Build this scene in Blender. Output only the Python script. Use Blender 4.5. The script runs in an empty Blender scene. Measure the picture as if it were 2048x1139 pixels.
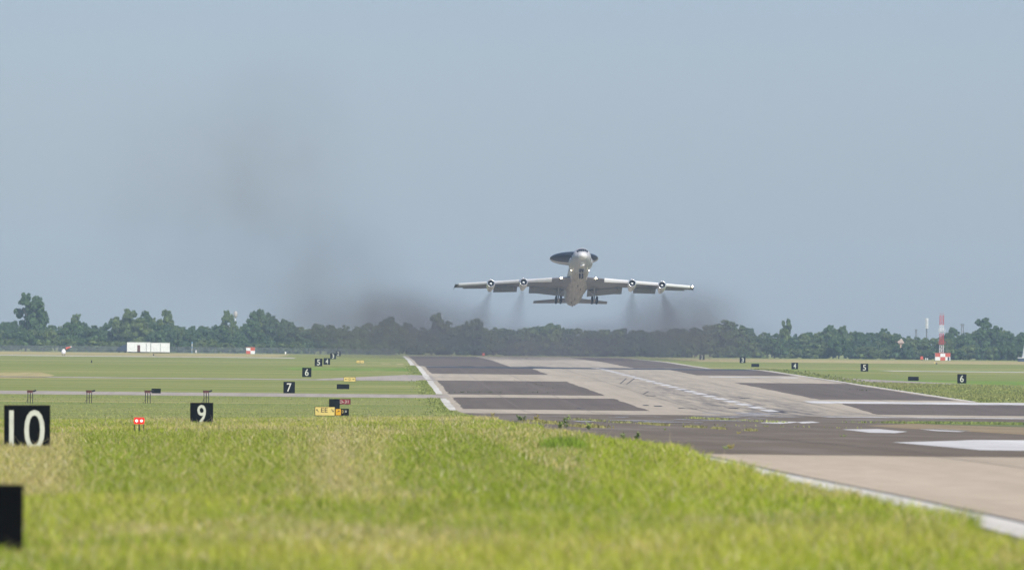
import bpy, math, random
import numpy as np
from mathutils import Vector, Matrix
random.seed(7); rng = np.random.default_rng(7)
SC = bpy.context.scene; COL = SC.collection
R = math.radians

# ------------------------------------------------------------------ camera
EYE = 1.8                      # camera height above the ground under it
LENS = 400.0; F = LENS/36*2048 # focal length in photograph pixels
VX, VY = 753.5, 690.0          # where the runway direction (+Y) meets the horizon
def _cam_axes():
    wy = Vector(((VX-1024)/F, -(VY-569.5)/F, -1)).normalized()
    h = Vector((1, -0.0096, 0)); wx = (h - wy*h.dot(wy)).normalized()
    return wx, wy, wx.cross(wy)
WX, WY, WZ = _cam_axes()
CM = Matrix((WX, WY, WZ)).to_4x4(); CM.translation = (0, 0, EYE)
cd = bpy.data.cameras.new('camera'); cam = bpy.data.objects.new('camera', cd); COL.objects.link(cam)
cd.lens = LENS; cd.sensor_width = 36; cd.clip_start = 1; cd.clip_end = 30000
cam.matrix_world = CM; SC.camera = cam
cd.dof.use_dof = True; cd.dof.focus_distance = 1900; cd.dof.aperture_fstop = 6.3

# ------------------------------------------------------------------ world and sun
SUN_EL, SUN_AZ = R(44), R(24)      # azimuth: how far right of straight behind the camera
w = bpy.data.worlds.new('World'); SC.world = w; w.use_nodes = True
nt = w.node_tree; bg = nt.nodes['Background']
sky = nt.nodes.new('ShaderNodeTexSky'); sky.sky_type = 'NISHITA'; sky.sun_disc = False
sky.sun_elevation = SUN_EL; sky.sun_rotation = math.pi - SUN_AZ
sky.air_density = 1.0; sky.dust_density = 0.6; sky.ozone_density = 3.5; sky.altitude = 300
tint = nt.nodes.new('ShaderNodeMix'); tint.data_type = 'RGBA'; tint.blend_type = 'MULTIPLY'
tint.inputs[0].default_value = 1.0; tint.inputs[7].default_value = (0.79, 0.85, 1.13, 1)
nt.links.new(sky.outputs[0], tint.inputs[6]); nt.links.new(tint.outputs[2], bg.inputs[0])
bg.inputs[1].default_value = 0.06
sd = bpy.data.lights.new('sun', 'SUN'); sun = bpy.data.objects.new('sun', sd); COL.objects.link(sun)
sd.energy = 4.0; sd.angle = R(0.6); sd.color = (1, 0.94, 0.84)
sv = Vector((math.sin(SUN_AZ)*math.cos(SUN_EL), -math.cos(SUN_AZ)*math.cos(SUN_EL), math.sin(SUN_EL)))
sun.rotation_euler = sv.to_track_quat('Z', 'Y').to_euler(); sun.location = sv*500
SC.view_settings.view_transform = 'Standard'; SC.view_settings.look = 'None'
SC.view_settings.exposure = 0.5; SC.view_settings.gamma = 1; SC.view_settings.use_curve_mapping = False
SC.render.engine = 'CYCLES'
cy = SC.cycles; cy.max_bounces = 6; cy.diffuse_bounces = 3; cy.glossy_bounces = 2; cy.transmission_bounces = 2
cy.volume_bounces = 1; cy.transparent_max_bounces = 8; cy.use_denoising = True
cy.volume_max_steps = 64; cy.caustics_reflective = False; cy.caustics_refractive = False
SC.render.film_transparent = False

# ------------------------------------------------------------------ helpers
def tag(o, label=None, cat=None, group=None, kind=None):
    if label: o['label'] = label
    if cat: o['category'] = cat
    if group: o['group'] = group
    if kind: o['kind'] = kind
    return o
def empty(name, loc=(0,0,0), rz=0):
    o = bpy.data.objects.new(name, None); COL.objects.link(o); o.location = loc
    o.rotation_euler = (0, 0, rz); o.empty_display_size = 0.3; return o
def link_mesh(name, me, m=None, parent=None, loc=None):
    o = bpy.data.objects.new(name, me); COL.objects.link(o)
    if m is not None and not me.materials: me.materials.append(m)
    if parent is not None: o.parent = parent
    if loc is not None: o.location = loc
    return o
class MB:
    def __init__(s): s.v = []; s.f = []
    def add(s, vs, fs):
        n = len(s.v); s.v += [tuple(v) for v in vs]; s.f += [tuple(i+n for i in f) for f in fs]; return s
    def box(s, c, size, rot=None, taper=1.0):
        x, y, z = (k/2 for k in size); vs = []
        for dz in (-z, z):
            t = taper if dz > 0 else 1
            for dx, dy in ((-x,-y),(x,-y),(x,y),(-x,y)):
                p = Vector((dx*t, dy*t, dz))
                if rot is not None: p = rot @ p
                vs.append(Vector(c)+p)
        return s.add(vs, [(3,2,1,0),(4,5,6,7),(0,1,5,4),(1,2,6,5),(2,3,7,6),(3,0,4,7)])
    def tube(s, a, b, r0, r1=None, n=8, caps=True):
        r1 = r0 if r1 is None else r1; a = Vector(a); b = Vector(b); d = (b-a).normalized()
        u = d.orthogonal().normalized(); w_ = d.cross(u); vs = []
        for c, r in ((a, r0), (b, r1)):
            for k in range(n):
                t = 2*math.pi*k/n; vs.append(c + u*r*math.cos(t) + w_*r*math.sin(t))
        fs = [(k, (k+1)%n, n+(k+1)%n, n+k) for k in range(n)]
        if caps: fs += [tuple(range(n))[::-1], tuple(range(n, 2*n))]
        return s.add(vs, fs)
    def loft(s, rings, caps=True, closed=True):
        n = len(rings[0]); vs = [p for r in rings for p in r]; fs = []
        for i in range(len(rings)-1):
            for k in range(n if closed else n-1):
                fs.append((i*n+k, i*n+(k+1)%n, (i+1)*n+(k+1)%n, (i+1)*n+k))
        if caps: fs += [tuple(range(n))[::-1], tuple((len(rings)-1)*n+k for k in range(n))]
        return s.add(vs, fs)
    def lathe_y(s, prof, c=(0,0,0), n=24, caps=False):    # prof: (y, r)
        rings = [[(c[0]+r*math.cos(2*math.pi*k/n), c[1]+y, c[2]+r*math.sin(2*math.pi*k/n)) for k in range(n)] for y, r in prof]
        return s.loft(rings, caps)
    def build(s, name, m, parent=None, smooth=False, angle=None, loc=None):
        me = bpy.data.meshes.new(name); me.from_pydata(s.v, [], s.f); me.update()
        import bmesh
        bm = bmesh.new(); bm.from_mesh(me); bmesh.ops.recalc_face_normals(bm, faces=bm.faces); bm.to_mesh(me); bm.free()
        if smooth: me.polygons.foreach_set('use_smooth', [True]*len(me.polygons))
        if smooth and angle: me.set_sharp_from_angle(angle=R(angle))
        return link_mesh(name, me, m, parent, loc)
def np_mesh(name, V, T, m, parent=None, cols=None, smooth=False):
    """V (n,3), T (k,3 or 4) as numpy arrays -> one mesh object"""
    me = bpy.data.meshes.new(name); k = T.shape[1]
    me.vertices.add(len(V)); me.vertices.foreach_set('co', V.astype(np.float32).ravel())
    me.loops.add(T.size); me.loops.foreach_set('vertex_index', T.astype(np.int32).ravel())
    me.polygons.add(len(T)); me.polygons.foreach_set('loop_start', np.arange(0, T.size, k, dtype=np.int32))
    me.polygons.foreach_set('loop_total', np.full(len(T), k, dtype=np.int32))
    if smooth: me.polygons.foreach_set('use_smooth', np.ones(len(T), dtype=bool))
    if cols is not None:
        a = me.color_attributes.new('tone', 'FLOAT_COLOR', 'POINT')
        a.data.foreach_set('color', cols.astype(np.float32).ravel())
    me.update(); me.validate()
    return link_mesh(name, me, m, parent)

# smooth value noise in numpy (for outlines and for patches of grass)
_perm = rng.random((256, 256))
def vnoise(x, y):
    x = np.asarray(x, float); y = np.asarray(y, float)
    xi = np.floor(x).astype(int); yi = np.floor(y).astype(int); fx = x-xi; fy = y-yi
    fx = fx*fx*(3-2*fx); fy = fy*fy*(3-2*fy); g = lambda a, b: _perm[a % 256, b % 256]
    return (g(xi,yi)*(1-fx)+g(xi+1,yi)*fx)*(1-fy)+(g(xi,yi+1)*(1-fx)+g(xi+1,yi+1)*fx)*fy
def fnoise(x, y, o=3):
    s = 0; a = 1; t = 0
    for k in range(o):
        s = s+a*vnoise(np.asarray(x)*2**k+17*k, np.asarray(y)*2**k+31*k); t += a; a *= .55
    return s/t

# materials
def new_mat(name):
    m = bpy.data.materials.new(name); m.use_nodes = True; return m, m.node_tree, m.node_tree.nodes['Principled BSDF']
def N(nt, kind, **kw):
    n = nt.nodes.new(kind)
    for k, v in kw.items(): setattr(n, k, v)
    return n
def noise_fac(nt, scale, sc=(1,1,1), detail=4, lo=.35, hi=.65, rough=.6, off=(0,0,0)):
    tc = N(nt, 'ShaderNodeTexCoord'); mp = N(nt, 'ShaderNodeMapping'); mp.inputs['Scale'].default_value = sc
    mp.inputs['Location'].default_value = off
    nt.links.new(tc.outputs['Object'], mp.inputs[0])
    n = N(nt, 'ShaderNodeTexNoise'); n.inputs['Scale'].default_value = scale; n.inputs['Detail'].default_value = detail
    n.inputs['Roughness'].default_value = rough
    nt.links.new(mp.outputs[0], n.inputs['Vector'])
    mr = N(nt, 'ShaderNodeMapRange'); mr.inputs[1].default_value = lo; mr.inputs[2].default_value = hi
    nt.links.new(n.outputs[0], mr.inputs[0]); return mr.outputs[0]
def mixc(nt, fac, a, b, blend='MIX'):
    n = N(nt, 'ShaderNodeMix'); n.data_type = 'RGBA'; n.blend_type = blend
    if isinstance(fac, (int, float)): n.inputs[0].default_value = fac
    else: nt.links.new(fac, n.inputs[0])
    for i, c in ((6, a), (7, b)):
        if isinstance(c, tuple): n.inputs[i].default_value = (*c, 1)
        else: nt.links.new(c, n.inputs[i])
    return n.outputs[2]
def plain(name, c, rough=.6, metal=0, var=.12, scale=3, spec=.4, coat=0, sc=(1,1,1)):
    m, t, b = new_mat(name)
    f = noise_fac(t, scale, sc, 4, .3, .7)
    d = tuple(k*(1-var) for k in c); e = tuple(min(1, k*(1+var)) for k in c)
    t.links.new(mixc(t, f, d, e), b.inputs['Base Color'])
    b.inputs['Roughness'].default_value = rough; b.inputs['Metallic'].default_value = metal
    b.inputs['Specular IOR Level'].default_value = spec; b.inputs['Coat Weight'].default_value = coat
    return m
def glow(name, c, s):
    m, t, b = new_mat(name); b.inputs['Base Color'].default_value = (*c, 1)
    b.inputs['Emission Color'].default_value = (*c, 1); b.inputs['Emission Strength'].default_value = s; return m

# ------------------------------------------------------------------ terrain
KN = [(-400,-1.6),(0,-1.8),(80,-1.83),(126,-1.886),(172,-2.07),(208,-2.22),(254,-2.35),(305,-2.62),(413,-3.17),(610,-4.18),(834,-5.1),
      (1011,-5.78),(1138,-5.45),(1232,-5.22),(1525,-4.36),(1830,-3.45),(1935,-3.44),(2050,-3.9),(2214,-3.62),(2440,-3.05),(2850,-2.66),
      (3500,-2.75),(4200,-2.7),(9000,-2.7)]
ROWS = np.concatenate([np.arange(-400, 3000, 5.0), np.arange(3000, 4200, 20.0), np.arange(4200, 9001, 200.0)])
_z = np.interp(ROWS, [k[0] for k in KN], [k[1] for k in KN])
_n = (ROWS < 3000).sum(); _k = np.hanning(23); _k /= _k.sum()
_pad = np.pad(_z[:_n], 11, mode='edge'); _pad[-11:] = np.interp(ROWS[_n-1]+5*np.arange(1, 12), [k[0] for k in KN], [k[1] for k in KN])
_sm = np.convolve(_pad, _k, 'valid'); _z[:_n] = _sm
_z += EYE
def zt(y, x=None):
    z = np.interp(y, ROWS, _z)
    if x is not None: z = z-np.interp(y, ROWS, _dip)*np.clip(6-np.asarray(x), 0, 40)   # the grass falls away to the left of the pavement
    return z
_dip = np.interp(ROWS, [100, 200, 305, 610, 700, 1050], [0, .020, .022, .0165, .018, 0])
def gp(px, py):                 # where the sight line through a photograph pixel meets the ground
    c = Vector(((px-1024)/F, -(py-569.5)/F, -1)); d = Vector((WX.dot(c), WY.dot(c), WZ.dot(c))); d /= d.y
    ys = np.arange(60, 4300, 1.0); hit = EYE+d.z*ys <= zt(ys, d.x*ys)
    y = ys[hit.argmax()] if hit.any() else 4300.0
    return Vector((d.x*y, y, float(zt(y, d.x*y))))
def at(px, py, y):              # the point on that sight line at distance y
    c = Vector(((px-1024)/F, -(py-569.5)/F, -1)); d = Vector((WX.dot(c), WY.dot(c), WZ.dot(c))); d /= d.y
    return Vector((d.x*y, y, EYE+d.z*y))
def G(x, y, h=0): return Vector((x, y, float(zt(y))+h))

def ground_material():
    m, t, b = new_mat('grass_ground')
    big = noise_fac(t, .018, (1,.45,1), 3, .38, .62)
    band = noise_fac(t, .022, (.10,1,1), 5, .42, .58, .62, (5,3,0))
    mid = noise_fac(t, .07, (.12,1,1), 6, .40, .60, .7)
    fine = noise_fac(t, .9, (1,1,1), 6, .3, .7, .75)
    dry = noise_fac(t, .03, (.14,1,1), 4, .54, .62, .6, (40,9,0))
    c = mixc(t, big, (.15,.215,.042), (.235,.275,.07))
    c = mixc(t, band, c, (.33,.31,.115))
    c = mixc(t, mid, c, (.17,.23,.048))
    c2 = mixc(t, dry, c, (.45,.38,.17))
    c3 = mixc(t, .4, c2, mixc(t, fine, (.12,.16,.035), (.32,.32,.12)))
    t.links.new(c3, b.inputs['Base Color']); b.inputs['Roughness'].default_value = .95
    b.inputs['Specular IOR Level'].default_value = .1
    bp = N(t, 'ShaderNodeBump'); bp.inputs['Strength'].default_value = .5; bp.inputs['Distance'].default_value = .15
    t.links.new(fine, bp.inputs['Height']); t.links.new(bp.outputs[0], b.inputs['Normal'])
    return m
M_ground = ground_material()
xs = np.array([-4000,-1500,-500,-150,-34,-14,6,50,150,500,1500,4000.0])
gx, gy = np.meshgrid(xs, ROWS); V = np.stack([gx.ravel(), gy.ravel(), zt(gy.ravel(), gx.ravel())], 1)
nx = len(xs); ii = np.arange(len(ROWS)-1)[:,None]*nx+np.arange(nx-1)[None,:]; ii = ii.ravel()
tag(np_mesh('ground', V, np.stack([ii, ii+1, ii+1+nx, ii+nx], 1), M_ground, smooth=True), kind='structure')

def sheet(name, y0, y1, xl, xr, h, m, parent=None, jx=0.0, jy=0.0, seed=0, nx=None, jf=.55):
    """a strip of pavement lying h above the ground between y0..y1 and xl(y)..xr(y), with slightly uneven edges"""
    fl = xl if callable(xl) else (lambda y: xl); fr = xr if callable(xr) else (lambda y: xr)
    ny = max(2, int((y1-y0)/6)+1); wd = abs(fr((y0+y1)/2)-fl((y0+y1)/2)); nx = nx or max(2, min(90, int(wd/1.2)+1))
    v = np.linspace(0, 1, ny); u = np.linspace(0, 1, nx); U, Vv = np.meshgrid(u, v)
    Y = y0+(y1-y0)*Vv; L = np.vectorize(fl)(Y)*1.0; Rr = np.vectorize(fr)(Y)*1.0
    X = L+(Rr-L)*U
    if jx: X = X+jx*(fnoise(Y*.08+seed, Vv*0+seed)-.5)*2*(1-U)+jx*(fnoise(Y*.08+seed+50, Vv*0+seed)-.5)*2*U
    if jy: Y = Y+jy*(fnoise(X*jf+seed, X*0+seed*3)-.5)*2*(1-Vv)+jy*(fnoise(X*jf+seed+9, X*0+seed*5)-.5)*2*Vv
    P = np.stack([X.ravel(), Y.ravel(), zt(Y.ravel())+h], 1)
    i = (np.arange(ny-1)[:,None]*nx+np.arange(nx-1)[None,:]).ravel()
    return np_mesh(name, P, np.stack([i, i+1, i+1+nx, i+nx], 1), m, parent, smooth=True)

def pavement(name, c0, c1, rubber=0, streak=.5, fine=2.0, stain=(.1,.09,.085), stain_amt=.35):
    m, t, b = new_mat(name)
    c = mixc(t, noise_fac(t, .05, (1,.3,1), 4), c0, c1)
    c = mixc(t, noise_fac(t, fine, (1,.25,1), 5, .35, .7, .7), c, tuple(k*.84 for k in c0))
    c = mixc(t, noise_fac(t, .55, (1,.012,1), 5, .42, .66, .75, (11,2,0)), c, tuple(k*.80 for k in c0))
    f = noise_fac(t, .16, (1,.16,1), 5, .52, .75, .6, (3,7,0))
    n = N(t, 'ShaderNodeMath', operation='MULTIPLY'); n.inputs[1].default_value = stain_amt; t.links.new(f, n.inputs[0])
    c = mixc(t, n.outputs[0], c, stain)
    if rubber:      # tyre rubber worn along the middle of the runway
        tc = N(t, 'ShaderNodeTexCoord'); sx = N(t, 'ShaderNodeSeparateXYZ'); t.links.new(tc.outputs['Object'], sx.inputs[0])
        a = N(t, 'ShaderNodeMath', operation='SUBTRACT'); a.inputs[1].default_value = 36; t.links.new(sx.outputs[0], a.inputs[0])
        bb = N(t, 'ShaderNodeMath', operation='ABSOLUTE'); t.links.new(a.outputs[0], bb.inputs[0])
        mr = N(t, 'ShaderNodeMapRange'); mr.inputs[1].default_value = 9.5; mr.inputs[2].default_value = 2; t.links.new(bb.outputs[0], mr.inputs[0])
        my = N(t, 'ShaderNodeMapRange'); my.inputs[1].default_value = 1500; my.inputs[2].default_value = 1080; my.inputs[3].default_value=.3; t.links.new(sx.outputs[1], my.inputs[0])
        s = noise_fac(t, .8, (1,.022,1), 5, .40, .66, .7)
        p = N(t, 'ShaderNodeMath', operation='MULTIPLY'); t.links.new(mr.outputs[0], p.inputs[0]); t.links.new(s, p.inputs[1])
        q = N(t, 'ShaderNodeMath', operation='MULTIPLY'); t.links.new(p.outputs[0], q.inputs[0]); t.links.new(my.outputs[0], q.inputs[1])
        c = mixc(t, q.outputs[0], c, (.08,.08,.09))
    t.links.new(c, b.inputs['Base Color']); b.inputs['Roughness'].default_value = .9; b.inputs['Specular IOR Level'].default_value = .15
    return m
M_conc = pavement('worn_tan_concrete', (.46,.405,.315), (.515,.455,.36), rubber=.8, stain_amt=.22)
M_pad = pavement('tan_concrete_pad', (.49,.415,.315), (.54,.46,.355), stain_amt=.12)
M_asph = pavement('aged_asphalt', (.148,.123,.100), (.178,.15,.124), stain=(.09,.078,.075), stain_amt=.5)
M_asph2 = pavement('grey_brown_asphalt', (.165,.137,.103), (.20,.168,.128), stain=(.32,.29,.27), stain_amt=.55)
M_band = pavement('blue_grey_band', (.06,.08,.10), (.08,.10,.12))
M_wash = pavement('pale_blue_wash', (.42,.42,.44), (.50,.52,.55), stain=(.2,.19,.2), stain_amt=.9)
M_strip = pavement('pale_concrete_edge', (.66,.64,.58), (.76,.74,.68), stain=(.25,.24,.18), stain_amt=.5)
M_taxi = pavement('grey_taxiway_concrete', (.40,.355,.31), (.46,.41,.36))
M_white = pavement('worn_white_paint', (.62,.62,.61), (.74,.74,.73), stain=(.24,.22,.20), stain_amt=.85)
M_dirt = pavement('bare_dirt', (.30,.235,.14), (.36,.29,.18))
M_straw = pavement('straw_coloured_grass', (.42,.36,.16), (.50,.42,.20), stain=(.30,.31,.12), stain_amt=.6)
M_green = pavement('fresh_green_grass', (.165,.27,.035), (.22,.32,.05), stain=(.40,.37,.15), stain_amt=.6)
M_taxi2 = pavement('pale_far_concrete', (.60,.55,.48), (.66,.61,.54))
M_tarj = plain('worn_joint_filler', (.20,.17,.15), .9, var=.3, scale=.4)
M_joint = plain('dark_joint_sealant', (.06,.065,.07), .9)

XL, XR = 7.2, 62.6
S = .005
def setting(o): return tag(o, kind='structure')
rw = setting(sheet('runway', 880, 2960, XL, XR, S, M_conc, nx=40))
# overrun in front of the threshold
setting(sheet('asphalt_overrun', 256, 935, XL, 95, S*2, M_asph2, jy=4, seed=3, nx=70))
setting(sheet('concrete_pad', -380, 262, XL, 140, S, M_pad, nx=40))
# dark asphalt panels left and right of the keel
DARK_L = [(1034,1187),(1232,1482),(1642,1915)]
for a, b_ in DARK_L: sheet('asphalt_panel', a, b_, XL+.7, 24.8, S*2, M_asph, rw, jx=.25, jy=3.0, seed=a)
DARK_R = [(1010,1146),(1205,1492),(1668,1915)]
for a, b_ in DARK_R:
    sheet('asphalt_panel', a, b_, (lambda y: 46.9 if y > 1150 else 44.6+2.3*(y-1010)/136), 61.7 if a > 1200 else 130, S*2, M_asph, rw, jx=.25, jy=3.0, seed=a+5)
sheet('asphalt_panel', 2120, 2900, XL+.7, 25, S*2, M_asph, rw, jx=.3, jy=12, seed=7)
sheet('asphalt_panel', 2120, 2900, 48, 61.7, S*2, M_asph, rw, jx=.3, jy=12, seed=8)
sheet('dark_band', 1822, 1912, XL+1, 61.5, S*3, M_band, rw, jy=3, seed=4)  # dark blue grey strip across the runway near the crest
# edge strips
for a, b_ in ((1015,1168),(1228,1475),(1500,1925),(2150,2900)):
    sheet('edge_strip', a, b_, XL-.75, XL+.02, S*3, M_strip, rw, jx=.16, jy=2, seed=a, nx=4)
for a, b_ in ((1190,1925),(2150,2800)):
    sheet('edge_strip', a, b_, XR-.3, XR+.35, S*3, M_strip, rw, jx=.12, jy=2, seed=a+2, nx=4)
es = setting(sheet('pad_edge_strip', -300, 300, XL-.72, XL-.06, S*3, M_strip, jx=.05, seed=3, nx=4))
setting(sheet('pad_edge_joint', -300, 300, XL-.06, XL+.05, S*3, M_joint, nx=2))
for x_ in (12.5, 18.6, 24.7, 30.8, 42.5, 55):      # joints between the paving lanes of the pad
    sheet('lane_joint', 60, 256, x_-.02, x_+.02, S*2, M_tarj, es, nx=2)
for y_ in (96, 118, 140, 163, 187, 212, 236):
    sheet('slab_joint', y_-.03, y_+.03, XL+.1, 60, S*2.2, M_tarj, es, nx=20)
for x_ in (13.2, 19.1, 29.7, 43.6, 53.2):
    sheet('lane_joint', 270, 1900, x_-.035, x_+.035, S*3.2, M_tarj, rw, nx=2)
# centreline: separate stripes
y = 1035
while y < 1900:
    sheet('centreline_stripe', y, y+24, 35.65, 36.85, S*4, M_white, rw, jx=.08, jy=1.5, seed=y, nx=5); y += 38
sheet('threshold_line', 1148, 1176, 44, 150, S*4, M_white, rw, jy=5, seed=12, nx=80)
sheet('threshold_line', 905, 925, 36, 150, S*4, M_white, rw, jy=7, seed=22, nx=80)
sheet('cross_line', 1616, 1632, 47.5, 60, S*4, M_white, rw, jy=3, seed=31)
sheet('cross_line', 1930, 1990, 14, 27, S*4, M_white, rw, jy=5, seed=37)
# painted bars on the overrun: outline picked on the ground
def ground_poly(name, pts, h, m, parent=None, ragged=.0):
    P = [gp(*p) for p in pts]; ys = [p.y for p in P]; V = []; F_ = []
    # slice along X so that the sheet follows the ground
    import bmesh
    bm = bmesh.new(); f = bm.faces.new([bm.verts.new((p.x, p.y, 0)) for p in P])
    for yy in np.arange(math.ceil(min(ys)/5)*5, max(ys), 5.0):
        g = bm.verts[:]+bm.edges[:]+bm.faces[:]
        bmesh.ops.bisect_plane(bm, geom=g, plane_co=(0, yy, 0), plane_no=(0, 1, 0))
    for v in bm.verts: v.co.z = float(zt(v.co.y))+h
    bmesh.ops.recalc_face_normals(bm, faces=bm.faces)
    me = bpy.data.meshes.new(name); bm.to_mesh(me); bm.free()
    return link_mesh(name, me, m, parent)
ov = setting(empty('overrun_markings', (0, 0, 0)))
def bar(pts):
    ground_poly('chevron_bar', pts, S*3, M_white, ov)
bar([(1684,858.5),(1755,857.5),(1815,863),(1790,866),(1740,865)])
bar([(1836,857.5),(1880,857),(1946,861),(1918,863.5),(1870,861.5)])
bar([(1784,884.5),(1860,883),(1950,880),(2130,881),(2260,885),(2200,902),(2050,901.5),(1960,900.5),(1880,893)])
bar([(1516,845),(1560,843),(1606,843.5),(1560,847)])
bar([(1590,843.5),(1625,842.5),(1640,844.5),(1605,846.5)])
# verge of grass and dirt right of the overrun
M_verge = plain('verge_turf', (.13,.155,.055), .95, var=.35, scale=.5)
ground_poly('dry_verge', [(1730,851),(1850,846),(2048,849),(2400,853),(2400,877),(2048,869),(1900,861)], S*3, M_dirt, None)['kind'] = 'structure'
ground_poly('green_verge', [(1790,845),(1850,841.5),(2048,844),(2400,848),(2400,858),(2048,854),(1900,850)], S*4, M_verge, None)['kind'] = 'structure'
# taxiways crossing the grass
setting(sheet('taxiway', 1172, 1222, -700, XL+.5, S, M_taxi, jy=2.5, seed=1, nx=200, jf=.08))
def tx(y): return -60
setting(sheet('taxiway_side', 1462, 1482, -600, -6, S, M_taxi, jy=2, seed=2, nx=120, jf=.1))
setting(sheet('taxiway_fillet', 1462, 1600, (lambda y: -8+max(0,(y-1482))*.10), XL+.5, S*2, M_taxi, seed=2, jy=1))
setting(sheet('dry_field', 2590, 3080, -700, -22, S, M_straw, jx=2, jy=40, seed=41, nx=90, jf=.03))
setting(sheet('dry_field', 2560, 2960, 72, 900, S, M_straw, jx=2, jy=70, seed=43, nx=90, jf=.02))
for a_, b__, c_, d_ in ((1700,1790,-14,6.3),(1500,1590,70,260),(1300,1390,64,200),(2020,2150,66,300)):
    setting(sheet('green_field_band', a_, b__, c_, d_, S*.6, M_green, jx=3, jy=14, seed=a_, nx=60, jf=.1))
for px_, py_, w_ in ((725,729,7),(772,727,9),(800,728,6)):
    p = gp(px_, py_); setting(sheet('bare_patch', p.y-18, p.y+18, p.x-w_*.09, p.x+w_*.09, S*1.5, M_straw, jx=.5, jy=8, seed=px_, nx=8))
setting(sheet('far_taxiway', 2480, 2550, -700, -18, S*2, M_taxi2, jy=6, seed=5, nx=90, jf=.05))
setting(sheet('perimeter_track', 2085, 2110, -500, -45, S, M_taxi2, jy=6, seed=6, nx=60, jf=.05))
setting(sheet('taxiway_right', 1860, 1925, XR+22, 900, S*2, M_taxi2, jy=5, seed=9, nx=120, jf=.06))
setting(sheet('link_taxiway', 1492, 1640, XR-1, (lambda y: 80-.1*(y-1492)), S, M_taxi, jy=2, seed=19))
ground_poly('bare_patch', [(0,745),(80,744),(110,750),(90,755),(0,756),(-120,754),(-120,746)], S, M_straw)['kind'] = 'structure'
ground_poly('bare_patch', [(1740,770),(1800,768),(1845,771),(1850,775),(1800,777)], S, M_dirt)['kind'] = 'structure'

# small dark patches and tyre scrapes on the runway
M_tar = plain('tar_repair', (.045,.042,.045), .8)
for (x, y_, wd, ln) in [(1292,810,5,10),(1316,811.5,5,11),(1366,816,5,9),(1380,817,5,6),(1390,817,5,6),(1310,767,2,9),(1381,830,6,5),(1160,816,5,7),
                        (1372,780,8,8),(1300,791,9,9),(1466,816,8,10),(1490,796,8,9),(1555,824,7,8)]:
    p = gp(x, y_); sheet('tar_patch', p.y-ln/2, p.y+ln/2, p.x-wd*.06, p.x+wd*.06, S*3, M_tar, rw, jx=.3, jy=2, seed=x, nx=6)
for k in range(34):
    px_ = random.gauss(1500, 45) if k < 22 else random.gauss(1330, 120); p = gp(px_, random.uniform(825, 836) if k < 22 else random.uniform(834, 847)); w_ = random.uniform(.5, 2.6); l_ = random.uniform(4, 18)
    sheet('wash_stain', p.y-l_/2, p.y+l_/2, (lambda y, p=p, w_=w_, l_=l_: p.x-w_*math.sqrt(max(.01, 1-((y-p.y)/(l_*.52))**2))), (lambda y, p=p, w_=w_, l_=l_: p.x+w_*math.sqrt(max(.01, 1-((y-p.y)/(l_*.52))**2))), S*3+.0007*k, M_wash, rw, jx=.5, jy=1.5, seed=k*3, nx=8)
for (x0, y0, x1, y1) in [(1252,768,1272,753),(1239,767,1252,756),(1285,788,1296,782)]:
    a = gp(x0, y0); b_ = gp(x1, y1); k = (b_.x-a.x)/(b_.y-a.y)
    sheet('tyre_scrape', a.y, b_.y, (lambda y, a=a, k=k: a.x+k*(y-a.y)), (lambda y, a=a, k=k: a.x+.16+k*(y-a.y)), S*3, M_tar, rw, nx=2)

# ------------------------------------------------------------------ grass blades (nobody could count them)
def grass_material():
    m, t, b = new_mat('grass_blades')
    a = N(t, 'ShaderNodeAttribute', attribute_name='tone')
    t.links.new(a.outputs['Color'], b.inputs['Base Color']); b.inputs['Roughness'].default_value = .75
    b.inputs['Specular IOR Level'].default_value = .2
    tr = N(t, 'ShaderNodeBsdfTranslucent'); t.links.new(a.outputs['Color'], tr.inputs[0])
    mx = N(t, 'ShaderNodeMixShader'); mx.inputs[0].default_value = .35
    t.links.new(b.outputs[0], mx.inputs[1]); t.links.new(tr.outputs[0], mx.inputs[2])
    t.links.new(mx.outputs[0], t.nodes['Material Output'].inputs[0]); return m
M_blade = grass_material()
def blade_field(name, X, Y, Hh, Wd, cols, lean=.55):
    n = len(X); Z = zt(Y, X)
    th = rng.uniform(0, 2*np.pi, n)*.5-np.pi/4; ax = np.cos(th); ay = np.sin(th)
    lx = rng.normal(0, lean, n)*Hh; ly = rng.normal(0, lean, n)*Hh
    P = np.empty((n, 5, 3))
    P[:,0] = np.stack([X-ax*Wd/2, Y-ay*Wd/2, Z-.02], 1); P[:,1] = np.stack([X+ax*Wd/2, Y+ay*Wd/2, Z-.02], 1)
    mx, my = X+lx*.3, Y+ly*.3
    P[:,2] = np.stack([mx+ax*Wd*.42, my+ay*Wd*.42, Z+Hh*.55], 1); P[:,3] = np.stack([mx-ax*Wd*.42, my-ay*Wd*.42, Z+Hh*.55], 1)
    P[:,4] = np.stack([X+lx, Y+ly, Z+Hh], 1)
    b = np.arange(n)*5; T = np.concatenate([np.stack([b, b+1, b+2], 1), np.stack([b, b+2, b+3], 1), np.stack([b+3, b+2, b+4], 1)])
    C = np.ones((n, 5, 4)); C[:,:,:3] = cols[:,None,:]
    return tag(np_mesh(name, P.reshape(-1, 3), T, M_blade, cols=C.reshape(-1, 4)), kind='stuff')
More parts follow.
